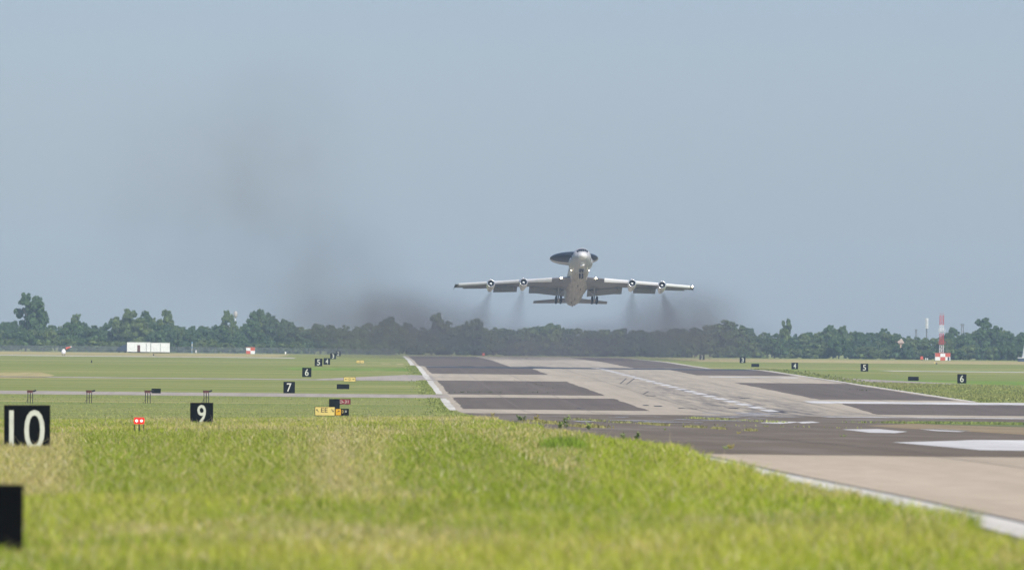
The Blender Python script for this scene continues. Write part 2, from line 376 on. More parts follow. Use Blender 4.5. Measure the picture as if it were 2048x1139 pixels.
def grass_colour(X, Y):
    n = len(X)
    g = np.array([.34,.42,.035]); g2 = np.array([.20,.29,.025]); yl = np.array([.46,.48,.075]); tan = np.array([.60,.49,.20]); pale = np.array([.74,.66,.45])
    q = np.clip(150/Y, .35, 1); a = fnoise(X*.22*q+3, Y*.055*q+5, 5); b_ = fnoise(X*.5*q+40, Y*.10*q+9, 4); c = fnoise(X*.45*q+90, Y*.10*q+70, 5)+.06*np.clip((Y-560)/120, 0, 1)+.10*np.clip((X-5.2)/1.5, 0, 1)*(Y > 230)
    c = c+.08*np.exp(-((Y-395)/30)**2)*(X > 0)-.06*(np.abs(Y-560) < 60)*(X > -1)
    col = g[None]*(1-np.clip((a-.35)/.3, 0, 1))[:,None]+yl[None]*np.clip((a-.35)/.3, 0, 1)[:,None]
    k = np.clip((b_-.46)/.18, 0, 1)[:,None]*.6; col = col*(1-k)+g2*k
    k = np.clip((c-.56)/.16, 0, 1); col = col*(1-k[:,None]*.45)+tan*k[:,None]*.45
    r = rng.random(n); dryp = .12+.26*k+.22*np.clip((b_-.5)/.2, 0, 1)*(X > 3)
    s = r < dryp; col[s] = tan*rng.uniform(.8, 1.25, (s.sum(), 1))
    s = r > 1-.25*dryp; col[s] = pale*rng.uniform(.85, 1.1, (s.sum(), 1))
    return np.clip(col*rng.uniform(.82, 1.18, (n, 1)), 0, .9), k
def edge(Y): return XL-.62-.42*np.clip((260-Y)/60, 0, 1)+(fnoise(Y*.13, Y*0+3, 5)-.5)*2.0*np.clip(Y/330, .75, 1.3)
def scatter(y0, y1, dens, xmin=None):
    xa = -.0345*y1-5; A = (edge(np.array([y1]))[0]+1.5-xa)*(y1-y0); n = int(A*dens)
    X = rng.uniform(xa, XL+1.2, n); Y = rng.uniform(y0, y1, n); s = (X > -.0345*Y-5) & (X < edge(Y)); return X[s], Y[s]
for y0, y1, dens, hh, wd in ((84,130,190,.15,.010),(130,200,120,.16,.013),(200,300,75,.17,.018),(300,450,38,.19,.025),(450,720,19,.22,.038)):
    X, Y = scatter(y0, y1, dens); col, k = grass_colour(X, Y); n = len(X)
    H = hh*rng.uniform(.45, 1.25, n)*(.35+1.5*fnoise(X*.6, Y*.2, 4)); W = wd*rng.uniform(.6, 1.5, n)
    tall = rng.random(n) < .012+.03*k; H[tall] *= rng.uniform(1.3, 2.0, tall.sum()); W[tall] *= .55; col[tall] = np.array([.55,.47,.28])*rng.uniform(.8,1.1,(tall.sum(),1))
    lp = gp(278, 868); near_lamp = (np.abs(X-lp.x) < .5) & (Y > lp.y-22) & (Y < lp.y+2); H[near_lamp] *= .3
    blade_field('grass', X, Y, H, W, col)
# mown turf further out: short tufts that roughen the edges of the pavement
def tufts(name, X, Y, hh, wd, base):
    n = len(X); col = np.array(base)[None]*rng.uniform(.7, 1.35, (n, 1)); blade_field(name, X, Y, hh*rng.uniform(.5, 1.4, n), wd*rng.uniform(.6, 1.5, n), col, .5)
n = 5200; Y = rng.uniform(720, 1930, n); X = XL-.8-np.abs(rng.normal(0, .7, n)); s = ~((Y > 1165) & (Y < 1230)) & ~((Y > 1470) & (Y < 1600)); tufts('edge_grass', X[s], Y[s], .13, .16, (.28,.32,.09))
n = 3200; Y = rng.uniform(1190, 1930, n); X = XR+.4+np.abs(rng.normal(0, 1.8, n)); tufts('edge_grass', X, Y, .16, .2, (.22,.25,.07))
n = 16000; X = rng.uniform(-45, XL-1, n); Y = rng.uniform(720, 1165, n); s = X > -.036*Y-2; tufts('mown_grass', X[s], Y[s], .06, .08, (.33,.36,.11))
n = 26000; Y = rng.uniform(1222, 1500, n); X = XR+.5+np.abs(rng.normal(0, 9, n)); tufts('verge_grass', X, Y, .22*np.clip(1.2-(X-XR)/25, .3, 1), .12, (.30,.32,.10))
# weeds in the cracks of the overrun
def crack(x0, y0, x1, y1, n, spread, hh, base=(.31,.32,.12)):
    a = gp(x0, y0); b_ = gp(x1, y1); t_ = rng.random(n); k = fnoise(t_*14, t_*0+x0, 2) > .45; t_ = t_[k]; m_ = len(t_)
    tufts('crack_weeds', a.x+(b_.x-a.x)*t_+rng.normal(0, spread, m_), a.y+(b_.y-a.y)*t_+rng.normal(0, spread*3, m_), hh, .06, base)
crack(1258,845,1510,862,1480,.12,.12,(.33,.32,.12)); crack(1150,839,1250,846,700,.3,.13,(.33,.34,.13)); crack(1380,836,1560,845,500,.3,.14,(.36,.40,.12))
crack(1330,848,1720,857,110,.5,.10); crack(1060,842,1200,856,700,.35,.16,(.40,.38,.12))
crack(1040,760,1120,780,60,.5,.14,(.08,.10,.04)); crack(905,785,1100,785,140,.4,.16,(.07,.10,.04)); crack(1700,778,1740,782,40,.3,.2,(.08,.10,.04))
crack(1790,846,2100,850,4000,1.6,.16,(.26,.32,.09))

# single weeds
M_weed = plain('weed_leaves', (.26,.36,.08), .7, var=.3, scale=8); M_weed2 = plain('yellow_weed_leaves', (.45,.40,.06), .7, var=.3, scale=8)
def weed(px, py, hgt, wid, label, m, n=60, stems=4):
    p = gp(px, py); root = tag(empty('weed', p), label, 'weed', 'weeds along the pavement edge')
    b_ = MB(); st = MB()
    for i in range(stems):
        tx_ = random.uniform(-.5, .5)*wid; ty = random.uniform(-.5, .5)*wid; h_ = hgt*random.uniform(.7, 1)
        st.tube((tx_*.3, ty*.3, -.02), (tx_, ty, h_), .012, .006, 5)
        for k in range(n//stems):
            t_ = random.uniform(.15, 1); c = Vector((tx_*(.3+.7*t_), ty*(.3+.7*t_), h_*t_)); a = random.uniform(0, 6.28)
            d = Vector((math.cos(a), math.sin(a), random.uniform(-.2, .8)))*random.uniform(.06, .14)*(1.3-.6*t_)*min(1.4, hgt/.3)
            s_ = d.cross(Vector((0,0,1))).normalized()*d.length*.3
            b_.add([c, c+d*.5+s_, c+d, c+d*.5-s_], [(0,1,2,3)])
    st.build('stem', m, root); b_.build('foliage', m, root)
weed(1132,856,.62,.28,'tallest dark green weed standing up from the grey overrun edge',M_weed,110,3)
weed(1120,858,.40,.22,'short weed just left of the tallest dark weed',M_weed,60,3)
weed(1178,860,.34,.4,'small leafy weed right of the tallest dark weed',M_weed,70,4)
weed(1044,842,.42,.7,'wide low clump of leafy weeds at the tall grass edge',M_weed,160,9)
weed(1072,843,.45,.25,'narrow yellowish weed beside the wide leafy clump',M_weed2,60,3)
weed(1267,885,.34,.35,'two stemmed green weed at the bend of the grass edge',M_weed,60,2)
weed(1243,880,.28,.2,'small weed left of the two stemmed weed',M_weed,40,2)
weed(1362,902,.10,.3,'low dark weed in front of the concrete pad joint',M_weed,50,4)
weed(1461,897,.13,.25,'yellow weed on the asphalt just before the pad',M_weed2,60,4)
weed(1453,898,.09,.2,'dark tuft touching the yellow weed on the asphalt',M_weed,40,4)
weed(1331,860,.12,.3,'dark weed growing on the line of cracked asphalt',M_weed,50,4)
weed(1687,873,.10,.35,'lone low green weed near the white chevron bars',M_weed,60,4)
weed(1475,867,.10,.3,'flat yellow green weed in the middle of the asphalt',M_weed2,50,4)
weed(985,833,.34,.3,'yellow weed at the crest where strip meets grass',M_weed2,60,4)
# the round bush of coarse grass near the bend
p = gp(1125, 905); n = 1400; a = rng.normal(0, .22, (n, 2)); tb = blade_field('tussock', p.x+a[:,0], p.y+a[:,1]*3, rng.uniform(.2, .42, n), rng.uniform(.015, .03, n), np.array([.26,.37,.045])[None]*rng.uniform(.6, 1.3, (n, 1)), .3)

# ------------------------------------------------------------------ signs
M_black = plain('black_sign_face', (.0025,.003,.004), .8, var=.3, spec=.05)
M_frame = plain('black_metal_frame', (.004,.0045,.005), .8, spec=.08)
M_digit = plain('cream_digit', (.50,.52,.44), .6, var=.12)
M_yellow = plain('yellow_sign_face', (.60,.48,.15), .6, var=.08)
M_amber = plain('amber_sign_face', (.62,.33,.01), .5, var=.08)
M_red = plain('maroon_sign_face', (.20,.010,.022), .5, var=.1)
M_dark = plain('dark_paint', (.02,.02,.022), .6); M_leg = plain('galvanised_leg', (.22,.22,.22), .5, .6)
M_greyp = plain('pale_grey_paint', (.55,.56,.57), .5)
def text_mesh(s, w_, h_, depth=.012, bold=.0):
    cu = bpy.data.curves.new('legend', 'FONT'); cu.body = s; cu.extrude = .5; cu.offset = bold; cu.resolution_u = 4
    o = bpy.data.objects.new('legend', cu); COL.objects.link(o); bpy.context.view_layer.update()
    me = bpy.data.meshes.new_from_object(o.evaluated_get(bpy.context.evaluated_depsgraph_get())); bpy.data.objects.remove(o)
    v = np.empty(len(me.vertices)*3); me.vertices.foreach_get('co', v); v = v.reshape(-1, 3)
    lo, hi = v.min(0), v.max(0); v = (v-(lo+hi)/2)/np.maximum(hi-lo, 1e-6)
    out = np.stack([v[:,0]*w_, v[:,2]*-depth, v[:,1]*h_], 1)
    me.vertices.foreach_set('co', out.ravel()); me.update(); return me
def sign(name, base, w_, h_, face, label, cat, group=None, texts=(), leg=.12, thick=.18, tilt=0, lean=0, border=True, parts=True):
    root = tag(empty(name, base, R(tilt)), label, cat, group); root.rotation_euler = (0, R(lean), R(tilt))
    z0 = leg
    if parts:
        MB().box((0, .04, z0+h_/2), (w_+.05, thick, h_+.05)).build('cabinet', M_frame, root)
        MB().box((0, -thick/2+.04-.008, z0+h_/2), (w_-.02, .016, h_-.02)).build('panel', face, root)
        for sx in (-1, 1):
            MB().tube((sx*w_*.36, .04, -.1), (sx*w_*.36, .04, z0), .03, n=6).build('leg', M_leg, root)
    for (s, cx, cz, tw, th, m) in texts:
        link_mesh('legend', text_mesh(s, tw, th, bold=.0 if len(s) > 1 else .010), m, root, (cx, -thick/2+.04-.024, z0+h_/2+cz))
    return root
SW = 1.18; XS = -697/F*305; XS2 = 78.5
LAB = {10:'black marker with a large white 10 in the near grass', 9:'black marker reading 9 on the grass crest', 7:'black marker reading 7 behind the near taxiway',
       6:'black marker reading 6 on the left grass', 5:'black marker reading 5 on the left grass', 4:'black marker reading 4 on the left, beside the 5',
       3:'small hazy black marker reading 3 on the left', 2:'tiny hazy black marker reading 2 on the left, under the trees'}
GRP = 'numbered distance markers beside the runway'
def marker(n_, X, Y, label, tilt=0, lean=0):
    z = float(zt(Y, X)); t = {10:('10',.0,-.05,.95,1.08), 9:('9',0,0,.46,1.0)}.get(n_, (str(n_), 0, 0, .50, .92))
    return sign('distance_marker', (X, Y, z), SW, SW, M_black, label, 'sign', GRP, [(*t, M_digit)], leg=.06, tilt=tilt, lean=lean)
for n_ in (10,9,7,6,5,4,3,2): marker(n_, XS, 305*(11-n_)+ (0 if n_ > 2 else 20), LAB[n_], random.uniform(-2,2), random.uniform(-1.2,1.2))
for n_, lb in ((6,'black marker reading 6 on the far right grass'),(5,'black marker reading 5 right of the runway'),(4,'black marker reading 4 right of the runway'),
               (3,'faint black marker reading 3 right of the runway before the trees'),(2,'barely visible marker reading 2 right of the smoky runway end')):
    marker(n_, XS2, 305*(11-n_), lb, random.uniform(-3,3))
# black slab close to the camera at the left edge
p = gp(45, 1112); q = at(45, 968, p.y)
near = tag(empty('blank_marker', (p.x-.5, p.y, p.z)), 'blank black panel cut off by the left edge in the foreground grass', 'sign')
hh = q.z-p.z
MB().box((0, 0, hh/2-.02), (1.0, .16, hh+.04)).build('cabinet', M_frame, near)
MB().box((0, -.088, hh/2-.02), (.95, .016, hh-.01)).build('panel', M_black, near)
for sx in (-.36, .36): MB().tube((sx, 0, -.1), (sx, 0, .02), .03, n=6).build('leg', M_leg, near)
def px_sign(name, x0, x1, y0, y1, face, label, cat='sign', group=None, texts=(), Y=None, **kw):
    p = gp((x0+x1)/2, y1) if Y is None else at((x0+x1)/2, y1, Y)
    w_ = (x1-x0)*p.y/F; h_ = (y1-y0)*p.y/F; leg = kw.pop('leg', 0.03)
    return sign(name, (p.x, p.y, float(zt(p.y))), w_, h_-leg, face, label, cat, group, [(s, a*w_, b_*h_, c*w_, d*h_, m) for s, a, b_, c, d, m in texts], leg=leg, **kw)
BL = 'black backs of guidance signs'
px_sign('guidance_sign', 658.5, 679, 798, 816.6, M_black, 'blank black panel half hiding the maroon sign', 'sign', BL)
px_sign('guidance_sign', 674, 698, 768, 777.5, M_black, 'low blank black panel below the yellow arrow sign', 'sign', BL)
px_sign('guidance_sign', 303.5, 321, 777, 786, M_black, 'low blank black panel behind the third lamp unit', 'sign', BL)
px_sign('guidance_sign', 1503, 1518, 727, 733.2, M_black, 'low blank black panel left of the right hand 4', 'sign', BL)
px_sign('guidance_sign', 1816.5, 1837, 753, 760.8, M_black, 'low blank black panel left of the right hand 6', 'sign', BL)
px_sign('guidance_sign', 733, 739.5, 704, 708.6, M_black, 'tiny blank black panel at the end of the left verge', 'sign', BL)
# arrow legends
def arrow_mesh(w_, h_, ang):
    b_ = MB(); pts = [(-.5,-.09),(.12,-.09),(.12,-.34),(.5,0),(.12,.34),(.12,.09),(-.5,.09)]; c, s = math.cos(ang), math.sin(ang)
    f = [(x*w_, y*w_*.8) for x, y in pts]; f = [(x*c-y*s, x*s+y*c) for x, y in f]
    vs = [(x, -.006, z) for x, z in f]+[(x, .006, z) for x, z in f]; n = len(f)
    b_.add(vs, [tuple(range(n)), tuple(range(2*n-1, n-1, -1))]+[(k, (k+1)%n, n+(k+1)%n, n+k) for k in range(n)]); return b_
s1 = px_sign('guidance_sign', 630, 669.5, 817.3, 835, M_yellow, 'wide yellow sign with arrows around the letters EE in tall grass', texts=[('EE', -.03, .12, .34, .5, M_dark)], Y=790, leg=.02)
for sx, ang in ((-.39, R(130)), (.40, R(-50))):
    o = arrow_mesh(.26, .2, ang).build('arrow', M_dark, s1); o.location = (sx*1.33, -.075, .36)
s2 = px_sign('guidance_sign', 671, 682, 822.5, 836, M_amber, 'amber end panel with an arrow right of the EE sign', texts=[], Y=800, leg=.02)
o = arrow_mesh(.22, .2, R(30)).build('arrow', M_dark, s2); o.location = (0, -.075, .30)
px_sign('guidance_sign', 682.5, 697, 822.8, 836, M_black, 'black location sign with pale letters at the end of the yellow signs', texts=[('D', -.3, .1, .2, .45, M_yellow), ('W', .12, .1, .3, .4, M_digit)], Y=801, leg=.02)
p = gp(690, 808.3)
px_sign('guidance_sign', 669, 700.6, 797.8, 808.3, M_red, 'maroon mandatory sign reading D-31 behind a black panel', texts=[('D-31', .10, 0, .56, .55, M_digit)])
s3 = px_sign('guidance_sign', 687.5, 711, 753.7, 762.8, M_yellow, 'yellow sign with a D between two arrows beside the runway', texts=[('D', 0, 0, .16, .55, M_dark)])
for sx, ang in ((-.30, math.pi), (.30, 0)):
    o = arrow_mesh(.34, .2, ang).build('arrow', M_dark, s3); o.location = (sx*1.5, -.075, .31)
s4 = px_sign('guidance_sign', 713, 728, 720.3, 725.8, M_yellow, 'small distant yellow sign near a pale bare patch', texts=[('D', 0, 0, .2, .6, M_dark)])
for sx in (-.3, .3):
    o = arrow_mesh(.3, .2, math.pi if sx < 0 else 0).build('arrow', M_dark, s4); o.location = (sx*1.4, -.075, .28)

# ------------------------------------------------------------------ approach lamps
M_rust = plain('red_brown_housing', (.10,.03,.025), .6, var=.2); M_lens = plain('dark_lens', (.02,.02,.03), .15)
def papi(px, py, label):
    p = gp(px, py); r = tag(empty('slope_indicator', p, R(random.uniform(-3,3))), label, 'light', 'row of four brown slope indicator units')
    MB().box((-.02, 0, 1.08), (.52, .85, .20)).build('housing', M_rust, r)
    MB().box((-.02, -.02, 1.20), (.60, .9, .04)).build('lid', M_rust, r)
    hd = MB(); hd.box((.40, -.1, 1.16), (.34, .3, .16), Matrix.Rotation(R(-18), 3, 'Y')); hd.build('hood', M_dark, r)
    MB().tube((.40, -.26, 1.16), (.40, -.24, 1.16), .07, n=10).build('lens', M_lens, r)
    for sx, sy in ((-.2,-.3),(.02,.3),(.24,-.3)): MB().tube((sx, sy, -.05), (sx, sy, .98), .036, n=6).build('leg', M_dark, r)
    MB().tube((-.2,-.3,.4), (-.45,-.2,-.02), .018, n=5).build('conduit', M_dark, r)
    MB().box((.02, -.3, .55), (.46, .03, .03)).build('brace', M_rust, r)
for px, lb in ((60,'leftmost of the four brown lamp units on thin legs'),(178,'second from left of the four brown lamp units'),
               (295,'brown lamp unit on legs in front of a black panel'),(412,'brown lamp unit standing just behind the 9 marker')):
    papi(px, 806, lb)
p = gp(278, 868)
r = tag(empty('warning_light', p), 'pair of glowing red lamps on short legs in the near grass', 'light')
MB().box((0, .1, .56), (.42, .30, .26)).build('housing', plain('red_glare_housing', (.85,.015,.015), .5), r)  # red glare of the lamps put into the housing colour
M_glow = glow('lit_red_lamp', (1,.35,.3), 6); M_ring = glow('red_lens_bloom', (1,.012,.012), 2.4)  # lens rim glows wide and red to carry the bloom of the bulbs
for sx in (-.1, .1):
    l = MB().tube((sx, -.06, .56), (sx, -.052, .56), .098, n=16).build('lens_bloom_ring', M_ring, r)
    MB().tube((sx, -.072, .56), (sx, -.062, .56), .045, n=16).build('bulb', M_glow, l)
for sx, sy in ((-.19,.02),(.19,.02),(0,.2)): MB().tube((sx, sy, -.05), (sx, sy, .42), .02, n=6).build('leg', M_dark, r)
MB().tube((0,.0,.4), (.03,-.02,.02), .03, n=6).build('cable', M_dark, r)

# ------------------------------------------------------------------ far things by the fence
M_wpaint = plain('white_building_paint', (.74,.74,.72), .6, var=.08, scale=.6); M_navy = plain('navy_tarpaulin', (.03,.045,.08), .6)
M_orange = plain('orange_red_paint', (.50,.09,.05), .6); M_rw = plain('tower_red_paint', (.50,.045,.05), .5); M_ww = plain('tower_white_paint', (.72,.72,.72), .5)
YF = 3112.0
def trailer(x0, x1, y0, y1, label):
    p = at(x0, y1, YF); q = at(x1, y0, YF); w_ = q.x-p.x; h_ = q.z-float(zt(YF)); r = tag(empty('box_trailer', ((p.x+q.x)/2, YF, float(zt(YF)))), label, 'trailer', 'white trailers by the fence')
    MB().box((0, 1.2, h_*.54), (w_, 2.5, h_*.88)).build('body', M_wpaint, r)
    MB().box((0, 1.2, h_*.99), (w_+.1, 2.6, h_*.03)).build('roof', M_wpaint, r)
    MB().box((0, 1.2, h_*.06), (w_*.9, 1.8, h_*.1)).build('chassis', M_dark, r)
    return r, w_, h_
r, w_, h_ = trailer(254, 301, 684.2, 700, 'left white trailer with a small brown door')
MB().box((-w_*.5+w_*.5, -.07, h_*.42), (.8, .06, h_*.62)).build('door', M_rust, r); MB().box((w_*.32, -.06, h_*.5), (.1, .04, h_*.8)).build('seam', M_dark, r)
r, w_, h_ = trailer(302, 339.5, 685.2, 700.5, 'right white trailer with a plain white side'); MB().box((0, -.06, h_*.5), (.1, .04, h_*.8)).build('seam', M_leg, r)
p = at(245, 695, YF); r = tag(empty('covered_trailer', (p.x, YF, float(zt(YF)))), 'dark sloping covered load parked against the white trailer', 'trailer')
b_ = MB(); b_.loft([[(-1.9+k*.0, 0, .5), (1.2, 0, .5), (1.2, 0, 2.2), (.2, 0, 2.1), (-1.3, 0, 1.3)] for k in (0,)]+[[(-1.9, 2, .5), (1.2, 2, .5), (1.2, 2, 2.2), (.2, 2, 2.1), (-1.3, 2, 1.3)]])
b_.build('cover', M_navy, r); MB().box((-.3, 1, .42), (3, 1.9, .15)).build('bed', M_dark, r)
for sx in (-.9, .7): MB().tube((sx, -.05, .3), (sx, .2, .3), .3, n=12).build('wheel', M_dark, r)
# fence
M_wire = plain('fence_wire', (.20,.22,.24), .5); YFE = 3120.0
fr = tag(empty('wire_fence', (0, YFE, float(zt(YFE)))), 'long grey wire fence on posts in front of the left trees', 'fence')
fx0, fx1 = at(-260, 700, YFE).x, at(800, 700, YFE).x; x = fx0; post = None
while x < fx1:
    if post is None: post = MB().tube((0,0,-.1), (0,0,1.75), .07, n=6).build('post', M_leg, fr)
    o = post if x == fx0 else post.copy()
    if o is not post: COL.objects.link(o)
    o.parent = fr; o.location = (x, 0, 0); x += 4.3
b_ = MB()
for z in (.1, .95, 1.7): b_.box(((fx0+fx1)/2, 0, z), (fx1-fx0, .035, .05))
b_.build('rail', M_leg, fr)
b_ = MB(); k = fx0
while k < fx1-1.7:
    for a, c in (((k, -.03, .05), (k+1.65, -.03, 1.7)), ((k+1.65, -.05, .05), (k, -.05, 1.7))):
        b_.tube(a, c, .014, n=3, caps=False)
    k += .16
b_.build('wire_mesh', M_wire, fr)['kind'] = 'stuff'
# checkered huts
def checker_hut(cx, base_y, w_, d_, h_, nxp, nzp, Y, name, label, cat):
    p = at(cx, base_y, Y); r = tag(empty(name, (p.x, Y, float(zt(Y)))), label, cat)
    MB().box((0, d_/2, h_/2), (w_, d_, h_)).build('wall', M_ww, r)
    for i in range(nxp):
        for k in range(nzp):
            MB().box(((i+.5-nxp/2)*w_/nxp, -.02, (k+.5)*h_/nzp), (w_/nxp-.02, .04, h_/nzp-.02)).build('panel', M_orange if (i+k) % 2 == (0 if nxp == 2 else 1) else M_ww, r)
    MB().box((0, d_/2, h_+.05), (w_+.2, d_+.2, .1)).build('roof', M_orange, r); return r
checker_hut(501, 702, 2.4, 2, 1.75, 2, 2, 3100, 'equipment_hut', 'small red and white checkered hut by the left fence', 'hut')
hut = checker_hut(1885.5, 716, 4.2, 3, 2.0, 3, 2, 3150, 'equipment_hut', 'low orange and white checkered hut under the lattice tower', 'hut')
for o in [c for c in hut.children if c.name.startswith('roof')]: pass
MB().box((1.6, -.06, .5), (.5, .04, .9)).build('door', M_navy, hut)
MB().tube((1.2, .5, 2.1), (1.2, .5, 4.6), .05, n=6).build('mast', M_leg, hut)
# lattice tower
p = at(1883, 703, 3151.5); z0 = float(zt(3151.5))+2.1; ht = at(1883, 631, 3151.5).z-z0
tw = tag(empty('lattice_tower', (p.x, 3151.5, z0)), 'slim red and white banded lattice tower right of the runway', 'tower')
bands = [(0,.22,M_ww),(.22,.25,M_rw),(.25,.52,M_rw),(.52,.75,M_ww),(.75,1,M_rw)]
for a, c, m in bands:
    b_ = MB(); w2 = .52
    for sx, sy in ((-1,-1),(1,-1),(1,1),(-1,1)): b_.tube((sx*w2, sy*w2, a*ht), (sx*w2, sy*w2, c*ht), .07, n=5)
    b_.tube((0,-w2,a*ht), (0,-w2,c*ht), .05, n=5)
    nseg = max(1, int((c-a)*ht/.9))
    for k in range(nseg):
        za = (a+(c-a)*k/nseg)*ht; zb = (a+(c-a)*(k+1)/nseg)*ht
        for s_ in (-1, 1):
            b_.tube((-w2*s_, -w2, za), (w2*s_, -w2, zb), .035, n=4); b_.tube((-w2*s_, w2, za), (w2*s_, w2, zb), .03, n=4)
            b_.tube((w2, -w2*s_, za), (w2, w2*s_, zb), .04, n=4)
        b_.box((0, -w2, zb), (2*w2, .06, .07))
    b_.build('lattice_section', m, tw)
for f_, m in ((.24, M_rw), (.58, M_ww)):
    b_ = MB(); b_.box((0,0,f_*ht), (1.7,1.7,.10))
    for k in range(5): b_.box((-1.0+k*.5,-1.0,f_*ht+.35), (.06,.06,.6))
    b_.box((0,-1.0,f_*ht+.62), (2.06,.06,.07)); b_.build('platform', m, tw)
for sx in (-.5, 0, .5): MB().tube((sx, -.3, ht), (sx, -.3, ht+.8), .04, n=5).build('antenna', M_rw, tw)
# small things on the right
def stake(px, py, h_, w_, m, name, label, cat, Y=None):
    p = gp(px, py) if Y is None else at(px, py, Y); r = tag(empty(name, (p.x, p.y, float(zt(p.y)))), label, cat)
    MB().box((0,0,h_*.6), (w_, w_*.8, h_*.8), taper=.8).build('head', m, r); MB().tube((0,0,-.05), (0,0,h_*.25), w_*.18, n=6).build('post', M_leg, r); return r
stake(1843.5, 717, 1.1, .85, M_orange, 'marker_box', 'small orange box on the grass left of the tower', 'box', 3150)
stake(1851.5, 716.5, .7, .25, M_wpaint, 'marker_post', 'short white post right of the orange box', 'post', 3150)
stake(1855, 716.5, .6, .25, M_wpaint, 'marker_post', 'second short white post between orange box and tower', 'post', 3150)
stake(1869.5, 727.5, .5, .25, M_yellow, 'marker_post', 'low yellow marker on the grass in front of the checkered hut', 'post')
stake(1873, 728, .3, .4, M_dark, 'marker_box', 'dark low box beside the yellow marker', 'box')
stake(183, 726, .5, .22, M_dark, 'marker_post', 'small dark marker standing by the thin track on the left', 'post')
stake(307, 711, .4, .28, M_dark, 'marker_post', 'small dark marker on the field below the white trailers', 'post')
stake(571, 705, .7, .4, M_wpaint, 'marker_post', 'small white marker at the foot of the trees left of the signs', 'post', 3000)
stake(392, 702, .9, .3, M_wpaint, 'marker_post', 'small white post at the fence right of the trailers', 'post', 3090)
stake(1404, 713, .5, .3, M_rust, 'marker_post', 'tiny brown post behind the hazy right verge', 'post', 3000)
stake(967, 710, .9, .7, M_orange, 'marker_box', 'faint red box beyond the end of the runway', 'box', 3050)
# antenna pole in blue and white
p = at(384, 700, 3160); r = tag(empty('striped_pole', (p.x, 3160, float(zt(3160)))), 'thin blue and white pole standing before the left trees', 'pole')
for k in range(5): MB().tube((0,0,k*.65), (0,0,(k+1)*.65), .11, n=8).build('band', M_wpaint if k % 2 else plain('pale_blue_paint', (.25,.42,.62), .5), r)
# white instrument with a red sock
p = gp(127, 711); r = tag(empty('weather_instrument', p), 'squat white instrument standing on the straw coloured strip at left', 'instrument')
b_ = MB(); b_.lathe_y([(-.45,.25),(-.3,.45),(.1,.5),(.4,.4),(.5,.15)], n=14, caps=True)
o = b_.build('housing', M_wpaint, r, True); o.rotation_euler = (R(90), 0, 0); o.location = (0, 0, .85)
MB().box((.02,0,1.42), (.5,.4,.16)).build('cap', M_wpaint, r)
for sx in (-.2, .2): MB().tube((sx,0,-.05), (sx,0,.5), .05, n=6).build('leg', M_dark, r)
p = at(136, 700, 3050); r = tag(empty('wind_sock', (p.x, 3050, float(zt(3050)))), 'small red wind sock on a pole behind the white instrument', 'wind sock')
MB().tube((-.6,0,0), (-.6,0,1.25), .04, n=6).build('pole', M_leg, r); MB().tube((-.6,0,1.0), (.7,0,1.45), .34, .17, 12).build('sock', M_orange, r)
MB().tube((.7,0,1.45), (.95,0,1.53), .17, .12, 12).build('sock_end', M_wpaint, r)
# stacked antenna behind the right trees
p = at(1853, 700, 3950); zt_ = at(1853, 637, 3950).z; r = tag(empty('stacked_antenna', (p.x, 3950, float(zt(3950)))), 'white column of stacked discs rising behind the right trees', 'antenna')
zb = at(1853, 655, 3950).z; MB().tube((0,0,0), (0,0,zt_-zb+zb-r.location.z-.2), .22, n=8).build('pole', M_leg, r)
for k in range(8):
    zz = zb-r.location.z+(zt_-zb)*k/7; MB().tube((0,0,zz-.13), (0,0,zz+.13), .62, n=14).build('disc', M_wpaint, r)
def pylon(px, ytop, hw, label, Y=4600):
    p = at(px, 700, Y); zz = at(px, ytop, Y).z; r = tag(empty('pylon', (p.x, Y, float(zt(Y)))), label, 'pylon'); H_ = zz-r.location.z
    for sx, sy in ((-1,-1),(1,-1),(1,1),(-1,1)): MB().tube((sx*hw, sy*hw, 0), (sx*hw*.35, sy*hw*.35, H_), .16, n=5).build('leg', M_leg, r)
    b_ = MB(); n_ = int(H_/2)
    for k in range(n_):
        for s_ in (-1, 1):
            a, c = 1-.65*k/n_, 1-.65*(k+1)/n_; b_.tube((-hw*s_*a, -hw*a, H_*k/n_), (hw*s_*c, -hw*c, H_*(k+1)/n_), .08, n=4)
    b_.build('bracing', M_leg, r)
    MB().box((0,0,H_*.97), (hw*2.2,.2,.25)).build('crossarm', M_leg, r)
pylon(1924.5, 647, .9, 'faint grey pylon above the right trees', 4600); pylon(1832, 658, .6, 'thin faint mast left of the stacked white antenna', 4600)
# pale roof among the trees
p = at(1798, 700, 3500); r = tag(empty('house', (p.x, 3500, float(zt(3500)))), 'pale pink building showing through the right trees', 'building')
zr = at(1798, 677.5, 3500).z-r.location.z
MB().box((0,0,zr*.4), (2.5,2.5,zr*.8)).build('wall', plain('pink_plaster', (.50,.34,.26), .7), r)
MB().loft([[(-1.6,-1.6,zr*.8), (1.6,-1.6,zr*.8), (1.6,1.6,zr*.8), (-1.6,1.6,zr*.8)], [(-.6,-.3,zr), (.9,-.3,zr), (.9,.3,zr), (-.6,.3,zr)]]).build('roof', plain('pale_roof', (.36,.28,.23), .8), r)
# pale water tower left
p = at(470.5, 700, 4000); r = tag(empty('water_tower', (p.x, 4000, float(zt(4000)))), 'pale round tower peeping out beside a round tree top', 'tower'); zz = at(470, 625, 4000).z-r.location.z
MB().tube((0,0,0), (0,0,zz-1.2), .14, n=12).build('column', M_wpaint, r)
o = MB().lathe_y([(-1.2,.3),(-.7,.62),(0,.75),(.7,.62),(1.15,.3)], n=16, caps=True).build('tank', plain('cream_tank_paint', (.40,.38,.36), .7), r, True); o.rotation_euler = (R(90),0,0); o.location = (0,0,zz-.6)
